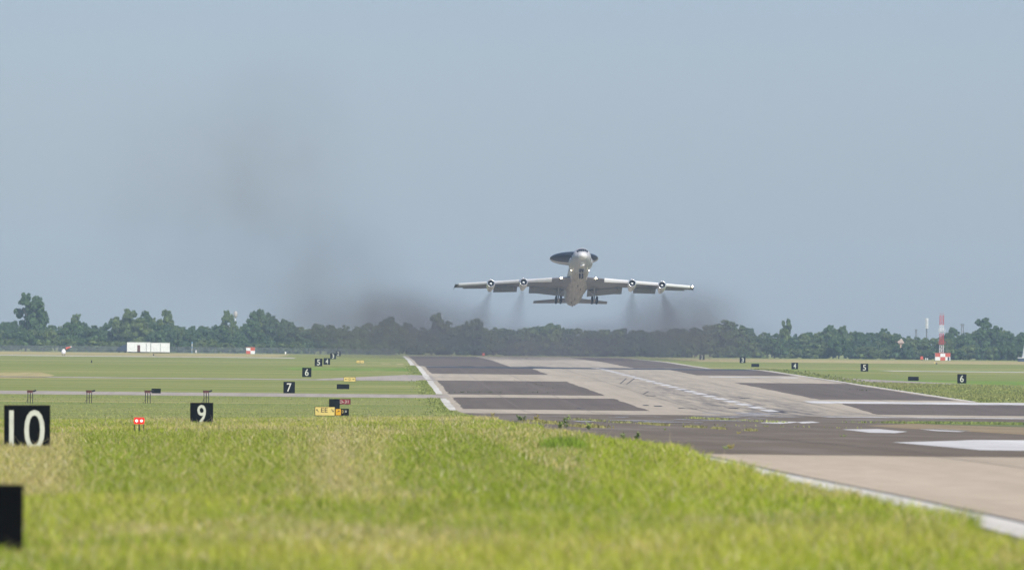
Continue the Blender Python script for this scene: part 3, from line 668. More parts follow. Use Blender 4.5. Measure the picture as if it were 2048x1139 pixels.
# the white cone with a dark base at the right edge
p = at(2047, 714, 3050); r = tag(empty('beacon_station', (p.x+.8, 3050, float(zt(3050)))), 'white tapering cone on a dark platform at the right edge', 'beacon')
zz = at(2047, 678, 3050).z-r.location.z
MB().tube((0,0,1.1), (0,0,zz+1.2), 1.25, .25, 14).build('cone', M_wpaint, r, True, 40); MB().box((0,0,.45), (4.6,3,.9)).build('base', M_navy, r)
MB().box((0,0,1.0), (4.8,3.2,.16)).build('deck', M_wpaint, r); MB().tube((-2.2,-1.4,1.0), (-2.2,-1.4,1.9), .05, n=6).build('rail_post', M_leg, r)

# ------------------------------------------------------------------ trees
def leaf_mat(name, a, b_, c):
    m, t, b = new_mat(name)
    oi = N(t, 'ShaderNodeObjectInfo')
    col = mixc(t, noise_fac(t, .6, (1,1,1), 3, .35, .65), a, b_)
    rr = N(t, 'ShaderNodeMath', operation='MULTIPLY'); rr.inputs[1].default_value = .8; t.links.new(oi.outputs['Random'], rr.inputs[0])
    t.links.new(mixc(t, rr.outputs[0], col, c), b.inputs['Base Color'])
    b.inputs['Roughness'].default_value = .8; b.inputs['Specular IOR Level'].default_value = .15
    return m
M_leaf = [leaf_mat('deep_green_leaves', (.045,.088,.030), (.078,.126,.040), (.06,.105,.05)),
          leaf_mat('olive_leaves', (.09,.13,.04), (.14,.175,.06), (.08,.125,.045))]
M_bark = plain('bark', (.10,.08,.06), .9, var=.3)
def crown_mesh(kind, seed):
    r_ = np.random.default_rng(seed); V = []; T = []
    # lobes inside a unit crown: x,y in -.5...5, z in 0..1
    lobes = []
    nl = {'round': 16, 'tall': 22, 'bush': 12, 'ragged': 26}[kind]
    for i in range(nl):
        z = r_.uniform(.18, .9); a = r_.uniform(0, 6.28)
        if kind == 'round': R_ = .36*math.sin(math.pi*min(1, z*.85+.1)); s = r_.uniform(.13, .2)
        elif kind == 'tall': R_ = .30*math.sin(math.pi*min(1, z*.8+.15)); s = r_.uniform(.09, .15)
        elif kind == 'ragged': R_ = .40*(1-.6*z)*r_.uniform(.7, 1.2); s = r_.uniform(.07, .13)
        else: R_ = .38*math.sin(math.pi*min(1, z*.7+.28)); s = r_.uniform(.14, .22); z *= .8
        rr = R_*math.sqrt(r_.random()); lobes.append((rr*math.cos(a)*1.15, rr*math.sin(a)*1.15, z, s))
    lobes.append((0, 0, .45, .22)); lobes.append((0, 0, .22, .24))
    for (x, y_, z, s) in lobes:
        ns = 7; sd = r_.normal(size=(ns, 3)); sd /= np.linalg.norm(sd, axis=1)[:,None]; sd[:,2] = np.where(sd[:,2] < -.3, -sd[:,2], sd[:,2])
        for q_ in range(ns):
            cs = np.array([x, y_, z])+sd[q_]*s*r_.uniform(.55, 1.05)*np.array([1, 1, .9]); rs = s*r_.uniform(.25, .5)
            n = int(2600*s*s*1.5)+10
            d = r_.normal(size=(n, 3)); d /= np.linalg.norm(d, axis=1)[:,None]
            c = cs+d*rs*r_.uniform(.5, 1.15, (n, 1))*np.array([1, 1, .75])
            nrm = d*.6+sd[q_]*.5+np.array([0,0,.3])+r_.normal(0, .75, (n, 3)); nrm /= np.linalg.norm(nrm, axis=1)[:,None]
            u = np.cross(nrm, r_.normal(size=(n, 3))); u /= np.linalg.norm(u, axis=1)[:,None]; w_ = np.cross(nrm, u)
            sz = r_.uniform(.008, .021, (n, 1))
            V.append(np.stack([c-u*sz-w_*sz*.6, c+u*sz-w_*sz*.6, c+u*sz*.6+w_*sz, c-u*sz*.6+w_*sz], 1).reshape(-1, 3))
        th = np.linspace(0, 2*np.pi, 7)[:-1]; ring = []
        for ph in np.linspace(-1.2, 1.2, 4): ring.append(np.stack([x+np.cos(th)*s*.6*np.cos(ph), y_+np.sin(th)*s*.6*np.cos(ph), np.full(6, z+s*.5*np.sin(ph))], 1))
        ring = np.array(ring)
        for i in range(3):
            for j in range(6): V.append(np.array([ring[i][j], ring[i][(j+1)%6], ring[i+1][(j+1)%6], ring[i+1][j]]))
    V = np.concatenate(V); V[:,2] /= np.percentile(V[:,2], 99.6); T = np.arange(len(V)).reshape(-1, 4); return V, T
CR = {}
for k, cnt in (('round',5),('tall',3),('ragged',2),('bush',4)):
    CR[k] = []
    for i in range(cnt):
        V, T = crown_mesh(k, hash((len(k), i)) % 1000+i); 
        for mi in (0, 1):
            o = np_mesh('crown', V, T, M_leaf[mi]); CR[k].append(o.data); bpy.data.objects.remove(o)
b_ = MB(); b_.tube((0,0,0), (0,0,.5), .035, .022, 7)
for k in range(6):
    a = k*1.05; z = .25+.06*k; b_.tube((0,0,z), (.25*math.cos(a), .25*math.sin(a), z+.25), .016, .006, 5)
TRUNK = b_.build('trunk', M_bark); TRM = TRUNK.data; bpy.data.objects.remove(TRUNK)
ALLT = []
def tree(kind, X, Y, H_, W_, label, group, name='tree', cat='tree', idx=None, parts=True):
    ALLT.append((name, X, Y))
    r = tag(empty(name, (X, Y, float(zt(Y))-(.22*H_ if kind == 'bush' and H_ < 6 else .1)), random.uniform(0, 6.28)), label, cat, group)
    r.scale = (W_, W_, H_)
    me = CR[kind][random.randrange(len(CR[kind])) if idx is None else idx]
    c = link_mesh('crown', me, None, r); t_ = link_mesh('trunk', TRM, None, r)
    t_.scale = (1, 1, 1); return r
SKY = [(-300,645),(-120,648),(-40,642),(0,645),(30,641),(45,648),(95,648),(120,650),(150,640),(170,650),(205,652),(225,636),(250,630),(280,634),(310,638),(333,632),(350,648),(380,652),(420,652),(440,648),(475,648),(500,640),
       (520,630),(545,628),(560,638),(600,650),(640,648),(700,650),(730,646),(775,642),(800,640),(830,655),(860,656),(905,652),(940,648),(990,653),(1040,658),(1080,647),(1115,648),(1140,656),(1200,660),
       (1245,654),(1290,660),(1340,657),(1400,654),(1430,646),(1460,643),(1495,652),(1515,662),(1545,666),(1600,664),(1640,660),(1660,656),(1700,661),(1740,662),(1765,657),(1800,667),(1835,672),(1865,672),(1900,668),
       (1935,668),(1960,658),(2000,656),(2030,662),(2060,668),(2200,662),(2350,660)]
def top(px): return float(np.interp(px, [s[0] for s in SKY], [s[1] for s in SKY]))
def zone(px):
    if px < 240: return 'left of the white trailers'
    if px < 560: return 'between the trailers and the smoke'
    if px < 1500: return 'veiled by smoke behind the runway'
    return 'behind the right hand fields'
def ppm(Y): return F/Y
LM = [(63,'the tallest left tree'),(127,'the white instrument'),(183,'the lone dark field marker'),(254,'the dark end of the trailers'),(297,'the white trailers'),(345,'the right end of the trailers'),(384,'the blue and white pole'),(455,'the pale tower'),(501,'the left checkered hut'),
      (571,'the small white marker'),(637,'the left 5 marker'),(668,'the left 3 marker'),(735,'the tiny black panel'),(778,'the thickest smoke'),(820,'the left runway corner'),(881,'the mushroom shaped tree'),(945,'the dim rounded tree'),(982,'the outermost left engine'),
      (1047,'the inner left engine'),(1118,'the left main wheels'),(1150,'the aircraft tail'),(1190,'the right main wheels'),(1267,'the inner right engine'),(1326,'the outermost right engine'),(1385,'the right wing tip'),(1450,'the broad green smoke edge tree'),(1486,'the right 3 marker'),(1510,'the first low black panel'),(1545,'the start of the white edge line'),
      (1572,'the open branched tree'),(1591,'the right 4 marker'),(1658,'the left rounded top'),(1692,'the right rounded top'),(1715,'the bright green field band'),(1730,'the right 5 marker'),(1765,'the low verge of coarse grass'),(1827,'the second low black panel'),(1843,'the orange box'),(1798,'the pale pink building'),(1853,'the stacked white antenna'),(1885,'the lattice tower'),(1905,'the rounded tree by the tower'),(1924,'the right 6 marker'),(1950,'the faint grey pylon'),(1978,'the highest right tree'),(2044,'the white cone')]
SH = {'round':'round topped','tall':'narrow','ragged':'open branched','bush':'low spreading'}
def where(px):
    if px < -10: return 'beyond the left edge'
    if px > 2058: return 'beyond the right edge'
    d, l = min((abs(px-q), (q, n_)) for q, n_ in LM); side = 'directly behind' if d < 9 else ('just left of' if px < l[0] else 'just right of')
    return side+' '+l[1]
px = -120
while px < 2170:
    Y = random.uniform(3720, 3830); W_ = random.uniform(6, 9.5); tp = top(px)+random.uniform(-1, 4)
    H_ = at(px, tp, Y).z-float(zt(Y)); kd = random.choice(['round','round','tall','ragged']); tree(kd, at(px, 700, Y).x, Y, H_, W_, SH[kd]+' back row tree '+where(px), 'back row of trees '+zone(px)); px += W_*ppm(Y)*random.uniform(.34, .48)
px = -120
while px < 2170:
    Y = random.uniform(3560, 3660); W_ = random.uniform(7, 10); tp = top(px)+random.uniform(3, 13)
    H_ = at(px, tp, Y).z-float(zt(Y)); kd = random.choice(['round','round','bush']); tree(kd, at(px, 700, Y).x, Y, H_, W_, SH[kd]+' middle row tree '+where(px), 'middle row of trees '+zone(px)); px += W_*ppm(Y)*random.uniform(.42, .6)
px = -120
while px < 2170:
    Y = random.uniform(3400, 3480); W_ = random.uniform(6, 9); H_ = random.uniform(3.4, 6.6)
    tree('bush', at(px, 700, Y).x, Y, H_, W_, 'low shrub at the trees foot '+where(px), 'shrubs at the foot of the trees '+zone(px), 'shrub', 'shrub'); px += W_*ppm(Y)*random.uniform(.45, .7)
def special(px, tp, wpx, label, kind='round', Y=3540, idx=None, n=1):
    H_ = at(px, tp, Y).z-float(zt(Y)); return tree(kind, at(px, 700, Y).x, Y, H_, wpx/ppm(Y)/.86, label, 'trees that stand out of the skyline', idx=idx)
special(63, 588, 84, 'tall dark tree standing highest above the left trees', 'ragged', 3600, 0)
special(150, 628, 34, 'small pointed tree between the tall tree and the tall group', 'tall', 3700)
special(247, 619, 58, 'left tree of the tall group above the white trailers', 'round', 3600)
special(290, 622, 42, 'narrow middle tree of the tall group above the trailers', 'tall', 3620)
special(333, 620, 40, 'right tree of the tall group above the trailers', 'tall', 3600)
special(455, 621, 34, 'round topped tree beside the pale tower', 'round', 3650)
special(522, 620, 52, 'broad tree where the smoke begins', 'round', 3620)
special(778, 634, 50, 'dim tree in the thickest smoke', 'round', 3650)
special(881, 627, 46, 'mushroom shaped dark tree left of the aircraft', 'round', 3600)
special(945, 638, 50, 'dim rounded tree right of the mushroom shaped one', 'round', 3650)
special(1450, 641, 72, 'broad green tree at the right end of the smoke', 'round', 3600)
special(1572, 638, 36, 'open branched tree standing clear above the right trees', 'ragged', 3600, 1)
special(1658, 650, 36, 'left of two rounded tops in the right trees', 'round', 3650)
special(1692, 652, 34, 'right of two rounded tops in the right trees', 'round', 3650)
special(1978, 637, 62, 'highest tree near the right edge', 'round', 3600)
special(1798, 688, 44, 'low tree in front of the pale pink building', 'bush', 3440)
special(1780, 672, 40, 'tree left of the pale pink building', 'round', 3480)
special(1905, 655, 36, 'rounded tree just right of the lattice tower', 'round', 3600)
special(1930, 668, 40, 'low tree right of the lattice tower', 'bush', 3560)

# repeats that share a landmark are told apart by their order from it
_by = {}
for o in bpy.data.objects:
    if o.name.split('.')[0] in ('tree', 'shrub') and 'label' in o: _by.setdefault(o['label'], []).append(o)
for lb, os_ in _by.items():
    if len(os_) < 2 or 'beyond the' in lb: continue
    lmx = next((q for q, n_ in LM if lb.endswith(n_)), 1024)
    os_.sort(key=lambda o: abs(at(lmx, 700, o.location.y).x-o.location.x))
    for k, o in enumerate(os_): o['label'] = ('nearest', 'second', 'third', 'fourth', 'fifth', 'sixth')[min(k, 5)]+' '+lb
# ------------------------------------------------------------------ the aircraft
M_skin = plain('light_grey_aircraft_paint', (.43,.43,.44), .52, var=.10, scale=.7, coat=.05, sc=(2,.35,1)); M_belly = plain('stained_belly_paint', (.38,.35,.335), .5, var=.28, scale=1.4, sc=(2.5,.3,1))
M_wing = plain('wing_grey_paint', (.21,.205,.225), .55, var=.08, scale=.8); M_flap = plain('flap_grey_paint', (.18,.185,.205), .5, var=.06)
M_lead = plain('bright_leading_edge', (.70,.71,.72), .4, var=.06); M_nac = plain('engine_cowling', (.60,.61,.63), .35, var=.06, coat=.3)
M_lip = plain('polished_lip', (.82,.82,.84), .22, .8, var=.04); M_fan = plain('dark_fan', (.006,.012,.02), .4); M_spin = plain('spinner_white', (.80,.84,.84), .4)
M_dome = plain('black_radome', (.018,.026,.04), .38, var=.15); M_glass = plain('cockpit_glass', (.01,.014,.02), .08, spec=.6); M_tyre = plain('tyre_rubber', (.012,.013,.016), .75)
M_hub = plain('wheel_hub', (.30,.31,.33), .4, .4); M_strut = plain('gear_white_enamel', (.42,.42,.44), .4); M_land = glow('landing_lamp', (1,.88,.62), 30); M_radome = plain('nose_radome', (.66,.66,.65), .35, var=.03, coat=.2)
M_ins = plain('dark_insignia', (.12,.12,.14), .6)
ac = tag(empty('jet_aircraft', at(1166, 504, 2103)), 'grey four engined radar jet taking off with its wheels down', 'aircraft')
ac.rotation_euler = (R(-13.2), 0, R(2.1))
_TB = [(0,-.52,-.58,.03),(.08,-.33,-.78,.24),(.3,-.06,-.98,.5),(.8,.24,-1.22,.84),(1.3,.42,-1.38,1.08),(1.65,.58,-1.48,1.22),(2.0,.86,-1.57,1.35),(2.4,1.18,-1.67,1.47),(3,1.52,-1.82,1.6),(4,1.80,-2.0,1.74),(6,1.98,-2.12,1.85),(8,2.1,-2.16,1.88),(10,2.16,-2.16,1.88),(14,2.16,-2.16,1.88),(22,2.16,-2.16,1.88)]
FUS = [(s_, (t_+b_)/2, w_, (t_-b_)/2) for s_, t_, b_, w_ in _TB]+[
       (30,0,1.88,2.16),(33,.06,1.78,2.06),(36,.26,1.55,1.82),(38.5,.48,1.28,1.52),(41,.78,.9,1.12),(43,1.02,.55,.7),(44.4,1.15,.25,.32),(44.7,1.18,.08,.1)]
def fus_at(s):
    a = np.array(FUS); return [float(np.interp(s, a[:,0], a[:,k])) for k in (1,2,3)]
def ring(s, zc, w_, h_, n=32, sh=0):
    out = []
    for k in range(n):
        t_ = 2*math.pi*k/n; x = math.cos(t_); z = math.sin(t_)
        wv = w_*(1 if z > -.2 else 1-.05*abs(z)); out.append((x*wv, s, zc+z*h_))
    return out
def dense(f, a, b_, step=.5):
    ss = sorted(set([s for s, *_ in f if a <= s <= b_]+list(np.arange(a, b_, step))+[b_])); return ss
ss = dense(FUS, .8, 44.7, .8)
MB().loft([ring(s, *fus_at(s)) for s in ss]).build('fuselage', M_skin, ac, True, 50)
ss = dense(FUS, 0, .8, .12); MB().loft([ring(s, *fus_at(s)) for s in ss]).build('nose_radome', M_radome, ac, True, 60)
# belly skin: lower part of the hull, a little proud
def belly(a, b_):
    rings = []
    for s in dense(FUS, a, b_, .8):
        zc, w_, h_ = fus_at(s); o_ = min(.03, -.03+min(s-a, b_-s)*.05); rings.append([((w_+o_)*math.cos(t_)*.985, s, zc+(h_+o_)*math.sin(t_)) for t_ in np.linspace(math.pi*1.17, math.pi*1.83, 16)])
    return MB().loft(rings, caps=False, closed=False)
belly(8, 43).build('belly_panel', M_belly, ac, True)
# wing root fairing
rg = []
for s, w_, h_ in ((12,.6,.3),(14,1.6,.75),(17,2.0,1.0),(22,2.05,1.05),(26,1.7,.8),(29,.8,.4)):
    rg.append([(w_*math.cos(t_), s, -1.45+h_*math.sin(t_)) for t_ in np.linspace(0, 2*math.pi, 21)[:-1]])
MB().loft(rg).build('wing_root_fairing', M_belly, ac, True)
# nose blister, cheeks
def blob(name, c, r3, m, n=14):
    rg = [[(c[0]+r3[0]*math.sin(p_)*math.cos(t_), c[1]-r3[1]*math.cos(p_), c[2]+r3[2]*math.sin(p_)*math.sin(t_)) for t_ in np.linspace(0, 2*math.pi, n+1)[:-1]] for p_ in np.linspace(.08, math.pi-.08, 9)]
    return MB().loft(rg).build(name, m, ac, True)
blob('chin_fairing', (0,2.4,-1.42), (.42,1.0,.42), M_radome); MB().box((0,2.7,-1.80), (.75,1.2,.5)).build('chin_pod', M_radome, ac)
for sx in (-1, 1): blob('cheek_fairing', (sx*1.72,8.2,-.1), (.55,2.6,.85), M_skin)
# cockpit windows wrap round the nose: each pane its own
def hull_point(s, t_, out=.02):
    zc, w_, h_ = fus_at(s); return Vector(((w_+out)*math.cos(t_), s, zc+(h_+out)*math.sin(t_)))
for a in (-2,-1,0,1,2,3):
    t0 = math.pi/2-(a-.5)*.27+.12; t1 = t0-.24
    s0, s1 = (1.62, 2.42) if a in (0,1) else (1.75, 2.5)
    vs = [hull_point(s0, t0, .05), hull_point(s0, t1, .05), hull_point(s1, t1, .05), hull_point(s1, t0, .05)]; vs2 = [v+Vector((0, .05, -.05)) for v in vs]
    MB().add(vs+vs2, [(0,1,2,3),(7,6,5,4),(0,4,5,1),(1,5,6,2),(2,6,7,3),(3,7,4,0)]).build('cockpit_window', M_glass, ac)
for sx, t_, s in ((-1,2.75,4.1),(1,.30,6.0),(-1,3.0,5.4),(1,-.2,3.8)):
    p = hull_point(s, t_ if t_ > 1 or sx > 0 else t_, .01); MB().box(p, (.14,.4,.22)).build('side_vent', M_glass, ac)
# wings
LE0 = 14.0
def wing_sec(x):
    ax = abs(x); le = LE0+(ax-1.8)*.745
    te = 23.9+max(0, ax-7.5)*.545 if ax > 7.5 else 23.9
    z = -1.50+(ax-1.8)*.106; return le, te, z
def airfoil(x, le, te, z, tk, n=9, a=0., b_=1.):
    c = te-le; up = []; lo = []
    for u in np.linspace(a, b_, n):
        y_ = le+c*u; th = tk*c*(1.48*math.sqrt(max(u, 0))-.63*u-1.76*u*u+1.42*u**3-.51*u**4)*1.0; up.append((x, y_, z+th)); lo.append((x, y_, z-th*.85))
    return up+lo[::-1]
for sx in (-1, 1):
    xs_ = [0.8,1.8,3,4.6,6,7.5,9,11,13,15,17,19,21,22.0]
    MB().loft([airfoil(sx*x, *wing_sec(x), .115 if x < 8 else .10) for x in xs_]).build('wing', M_wing, ac, True, 40)
    # drooped bright leading edge segments between the engines
    for a, b__ in ((4.9,9.6),(10.8,15.5),(16.6,21.7)):
        rg = []
        for x in np.linspace(a, b__, 7):
            le, te, z = wing_sec(x); c = te-le; tk = (.115 if x < 8 else .10)
            rg.append([(sx*x, le-.16, z+.02), (sx*x, le-.12, z+.16), (sx*x, le+c*.05, z+tk*c*.36+.02), (sx*x, le+c*.10, z+tk*c*.44+.012), (sx*x, le+c*.10, z-tk*c*.20),
                       (sx*x, le+c*.10, z-tk*c*.85*.44-.14), (sx*x, le+c*.03, z-tk*c*.30-.20), (sx*x, le-.10, z-.12)])
        MB().loft(rg).build('leading_edge_flap', M_lead, ac, True, 45)
    # wing tip
    le, te, z = wing_sec(22.0)
    MB().loft([airfoil(sx*22.0, le, te, z, .10), airfoil(sx*22.35, le+.5, te, z, .07), airfoil(sx*22.45, le+1.2, te-.1, z, .03)]).build('wing_tip', M_dark, ac, True, 40)
    MB().tube((sx*22.4, le+1.2, z), (sx*22.5, le+3.6, z-.15), .05, .03, 6).build('tip_probe', M_dark, ac)
    MB().tube((sx*22.3, le+.5, z), (sx*22.3, le-.9, z-.05), .05, .03, 6).build('tip_boom', M_dark, ac)
    if sx > 0: MB().tube((22.15, le-.22, z), (22.15, le-.08, z), .13, n=12).build('tip_glint', M_land, ac)  # glowing disc added for the sun glint on this wing tip
    # flaps: inboard and outboard, lowered
    for a, b__, ch, dr in ((2.15,8.7,2.5,.6),(10.9,15.2,1.9,.45)):
        rg = []
        for x in np.linspace(a, b__, 6):
            le, te, z = wing_sec(x); k = 1 if a < 5 else .9
            rg.append([(sx*x, te-.55, z-.02), (sx*x, te-.2, z+.10), (sx*x, te+ch*.5, z-dr*.45), (sx*x, te+ch, z-dr-.03), (sx*x, te+ch, z-dr-.08), (sx*x, te+ch*.4, z-dr*.62), (sx*x, te-.35, z-.30)])
        MB().loft(rg).build('flap', M_flap, ac, True, 35)
        for x in (a+.8, b__-.9):
            le, te, z = wing_sec(x); MB().tube((sx*x, te-1.5, z-.35), (sx*x, te+.8, z-.62), .13, .07, 8).build('flap_track', M_flap, ac)
    le, te, z = wing_sec(18.5)
    rg = [[(sx*x, wing_sec(x)[1]-.02, wing_sec(x)[2]+.03), (sx*x, wing_sec(x)[1]+.75, wing_sec(x)[2]-.04), (sx*x, wing_sec(x)[1]-.02, wing_sec(x)[2]-.05)] for x in (16.2,18.5,20.8)]
    MB().loft(rg).build('aileron', M_flap, ac)
    # landing lamp in the wing root
    le, te, z = wing_sec(3.1)
    MB().tube((sx*3.25, le-.26, z), (sx*3.25, le-.12, z), .14, n=14).build('landing_lamp', M_land, ac)
    MB().tube((sx*1.62, 9.4, -1.2), (sx*1.66, 9.3, -1.2), .05, n=10).build('body_lamp', M_land, ac)
    # tailplane
    sec = lambda x: (37.9+(x-.8)*.74, 42.1+(x-.8)*.40, .35+(x-.8)*.075)
    MB().loft([airfoil(sx*x, *sec(x), .085, 7) for x in (.5,2,4,6,6.95)]).build('tailplane', M_wing, ac, True, 40)
    # engines
    for ex, es_, ez in ((10.12,16.9,-1.68),(16.0,21.6,-.85)):
        c = (sx*ex, es_, ez)
        e = tag(empty('engine', c), None, None); e.parent = ac; del_ = None
        MB().lathe_y([(.16,.735),(.7,.80),(1.5,.82),(2.3,.79),(2.5,.66),(3.6,.62),(4.8,.50),(5.5,.42),(5.4,.38),(4.8,.40)], n=28).build('nacelle', M_nac, e, True, 35)
        MB().lathe_y([(.16,.735),(.05,.70),(0,.66),(.05,.615),(.2,.60)], n=28).build('inlet_lip', M_lip, e, True)
        MB().lathe_y([(.2,.60),(.5,.61),(.9,.62)], n=28).build('inlet_duct', M_fan, e, True)
        MB().lathe_y([(.9,.62),(.9,.02)], n=28).build('fan_face', M_fan, e)
        MB().lathe_y([(.36,.04),(.45,.17),(.65,.23),(.89,.25)], n=16, caps=True).build('spinner', M_spin, e, True)
        for k in range(16):
            a = k*2*math.pi/16; rr = Matrix.Rotation(a, 3, 'Y')
            if k == 0: bl = MB().box((0, .82, .40), (.10, .05, .36)).build('fan_blade', plain('fan_blade_metal', (.008,.012,.018), .5, .2), e)
            o = bl if k == 0 else bl.copy()
            if k: COL.objects.link(o)
            o.parent = e; o.rotation_euler = (0, a, 0)
        le, te, z = wing_sec(ex); dz = z-ez; rg = []
        for t_, y0_, y1_ in ((.6,1.2,4.4),(dz*.6+.3,2.0,5.3),(dz+.05,le-es_-.1,le-es_+3.6)):
            rg.append([(0, y0_, t_), (.17, y0_+.5, t_), (.17, y1_-.8, t_), (0, y1_, t_), (-.17, y1_-.8, t_), (-.17, y0_+.5, t_)])
        MB().loft(rg).build('pylon', M_nac, e)
        MB().box((0, 1.6, .93), (.30, 1.5, .30), taper=.6).build('turbocompressor_intake', M_nac, e)
    # main gear
    gx_, gs = sx*3.37, 22.4; gz = -3.75
    g = empty('main_gear', (gx_, gs, 0)); g.parent = ac
    MB().tube((0,0,-1.2), (0,0,-3.6), .15, .12, 10).build('strut', M_strut, g, True, 40)
    MB().tube((-sx*1.5,-.1,-1.5), (0,0,-3.0), .07, n=8).build('side_brace', M_strut, g)
    MB().tube((0,-1.6,-1.5), (0,0,-2.7), .07, n=8).build('drag_brace', M_strut, g)
    MB().tube((0,.25,-2.4), (0,.45,-3.0), .05, n=6).build('torque_link', M_strut, g)
    MB().box((0,0,gz+.02), (.22,1.75,.24)).build('truck_beam', M_strut, g)
    MB().box((sx*.42,-.1,-1.85), (.06,1.5,1.5), Matrix.Rotation(R(sx*6), 3, 'Y')).build('gear_door', M_flap, g)
    MB().box((-sx*.5,-.9,-1.35), (.05,.9,.7), Matrix.Rotation(R(-sx*40), 3, 'Y')).build('gear_door', M_flap, g)
    for wx_ in (-.44, .44):
        for wy_ in (-.71, .71):
            b_ = MB(); prof = [(-.19,.34),(-.19,.50),(-.14,.585),(0,.61),(.14,.585),(.19,.50),(.19,.34)]
            rg = [[(y_, r_*math.cos(t_), r_*math.sin(t_)) for t_ in np.linspace(0, 2*math.pi, 25)[:-1]] for y_, r_ in prof]
            o = b_.loft(rg).build('wheel', M_tyre, g, True, 50); o.location = (wx_, wy_, gz)
            MB().tube((-.2,0,0), (.2,0,0), .28, n=14).build('hub', M_hub, o)
    for wy_ in (-.71, .71): MB().tube((-.6,wy_,gz), (.6,wy_,gz), .08, n=8).build('axle', M_strut, g)
    MB().box((sx*2.7,20.9,-1.72), (1.0,1.6,.08)).build('wheel_well', M_flap, ac)
for sx_, s_, t_ in ((0,9.5,-1.57),(.3,11.5,-1.4),(-.2,16.2,-1.6),(.35,19,-1.3),(0,28,-1.57),(-.3,31,-1.8),(.2,33.5,-1.45),(0,36.5,-1.57)):
    p = hull_point(s_, t_, .03 if s_ < 12 or s_ > 27 else .35); MB().box((p.x, p.y, p.z), (.09, .55, .42), taper=.6).build('blade_antenna', M_dark, ac)
for sx_ in (-1, 1):
    p = Vector((sx_*1.95, 15.6, -1.62)); MB().box(p, (.5, .7, .28)).build('air_scoop', M_fan, ac)
# nose gear
g = empty('nose_gear', (0, 6.2, 0)); g.parent = ac
MB().box((0,-.2,-2.08), (.8,2.2,.2)).build('wheel_bay', M_fan, g)
MB().tube((0,0,-1.9), (0,0,-3.0), .10, .08, 10).build('strut', M_radome, g, True, 40)
MB().tube((0,-1.0,-2.0), (0,0,-2.7), .05, n=8).build('drag_brace', M_strut, g)
MB().tube((-.36,0,-3.05), (.36,0,-3.05), .06, n=8).build('axle', M_strut, g)
for sx in (-1, 1):
    MB().box((sx*.44,-.5,-2.3), (.05,1.3,.55), Matrix.Rotation(R(-sx*8), 3, 'Y')).build('gear_door', M_skin, g)
    prof = [(-.13,.26),(-.13,.42),(-.09,.49),(0,.50),(.09,.49),(.13,.42),(.13,.26)]
    rg = [[(y_, r_*math.cos(t_), r_*math.sin(t_)) for t_ in np.linspace(0, 2*math.pi, 25)[:-1]] for y_, r_ in prof]
    o = MB().loft(rg).build('wheel', M_tyre, g, True, 50); o.location = (sx*.27, 0, -3.05); MB().tube((-.14,0,0), (.14,0,0), .2, n=12).build('hub', M_hub, o)
MB().tube((0,-.12,-2.25), (0,-.06,-2.25), .16, n=12).build('taxi_lamp', M_lip, g)
# fin
rg = []
for z, le, te, tk in ((1.2,34.5,42.6,.30),(4,38.0,43.0,.2),(7.6,41.2,43.4,.10)):
    rg.append([(0,le,z),(tk,le+(te-le)*.25,z),(tk*.7,le+(te-le)*.6,z),(0,te,z),(-tk*.7,le+(te-le)*.6,z),(-tk,le+(te-le)*.25,z)])
MB().loft(rg).build('tail_fin', M_skin, ac, True, 40)
# rotodome and its two struts
DC = Vector((0, 30.0, 6.05)); DR = 4.57
def lens(name, y0, y1, m, grow=0.0):
    V = []; n = 48; rows = 22; b_ = MB()
    for side in (1, -1):
        rg = []
        for i in range(rows+1):
            y_ = y0+(y1-y0)*i/rows; hw = math.sqrt(max(DR*DR-y_*y_, 0)); row = []
            for k in range(n+1):
                x = hw*math.sin((k/n-.5)*math.pi); r_ = min(1, math.hypot(x, y_)/DR); z = .92*math.sqrt(max(0, 1-r_**2.3))*side; row.append((x*(1+grow), y_, z*(1+grow)))
            rg.append(row)
        b_.loft(rg, caps=False, closed=False)
    o = b_.build(name, m, ac, True); o.location = DC; o.rotation_euler = (R(2.5), 0, R(-3)); return o
lens('rotodome_radome', -DR+.001, -.75, M_dome); lens('rotodome_stripe', -.75, .95, M_radome); lens('rotodome_radome', .95, DR-.001, M_dome)
for sx in (-1, 1):
    rg = [[(sx*1.0, 28.6, 1.7), (sx*1.15, 29.6, 1.7), (sx*1.0, 31.4, 1.7), (sx*.85, 29.6, 1.7)], [(sx*.55, 29.2, 5.3), (sx*.68, 29.9, 5.3), (sx*.55, 31.2, 5.3), (sx*.42, 29.9, 5.3)]]
    MB().loft(rg).build('dome_strut', M_skin, ac)
# insignia under the wings
def under_text(s, x, w_, h_, dy, sx):
    me = text_mesh(s, w_, h_, .01); o = link_mesh('wing_lettering', me, M_ins, ac)
    le, te, z = wing_sec(abs(x)); c = te-le
    o.location = (x, le+c*.5+dy, z-.10*c*.85*.44-.06); o.rotation_euler = (R(-90), R(-sx*6.05), R(0)); return o
o = under_text('USAF', 13.3, 2.9, 1.9, 0, 1); o.rotation_euler = (R(90), 0, 0); o.rotation_euler = (Matrix.Rotation(R(-6), 3, 'Y') @ Matrix.Rotation(R(24), 3, 'Z') @ Matrix.Rotation(R(-90), 3, 'X')).to_euler()
le, te, z = wing_sec(13.2); b_ = MB(); n = 10
st = [(.8*(1 if k % 2 == 0 else .4)*math.sin(k*math.pi/5), .8*(1 if k % 2 == 0 else .4)*math.cos(k*math.pi/5)) for k in range(10)]
b_.add([(x, y_, 0) for x, y_ in st]+[(x, y_, .02) for x, y_ in st], [tuple(range(10)), tuple(range(19, 9, -1))]+[(k, (k+1)%10, 10+(k+1)%10, 10+k) for k in range(10)])
for s_ in (-1, 1): b_.box((s_*1.35, .1, .01), (1.0, .5, .02))
o = b_.build('wing_star', M_ins, ac); o.location = (-13.2, (le+te)/2, z-.32); o.rotation_euler = (0, R(6), R(-24))

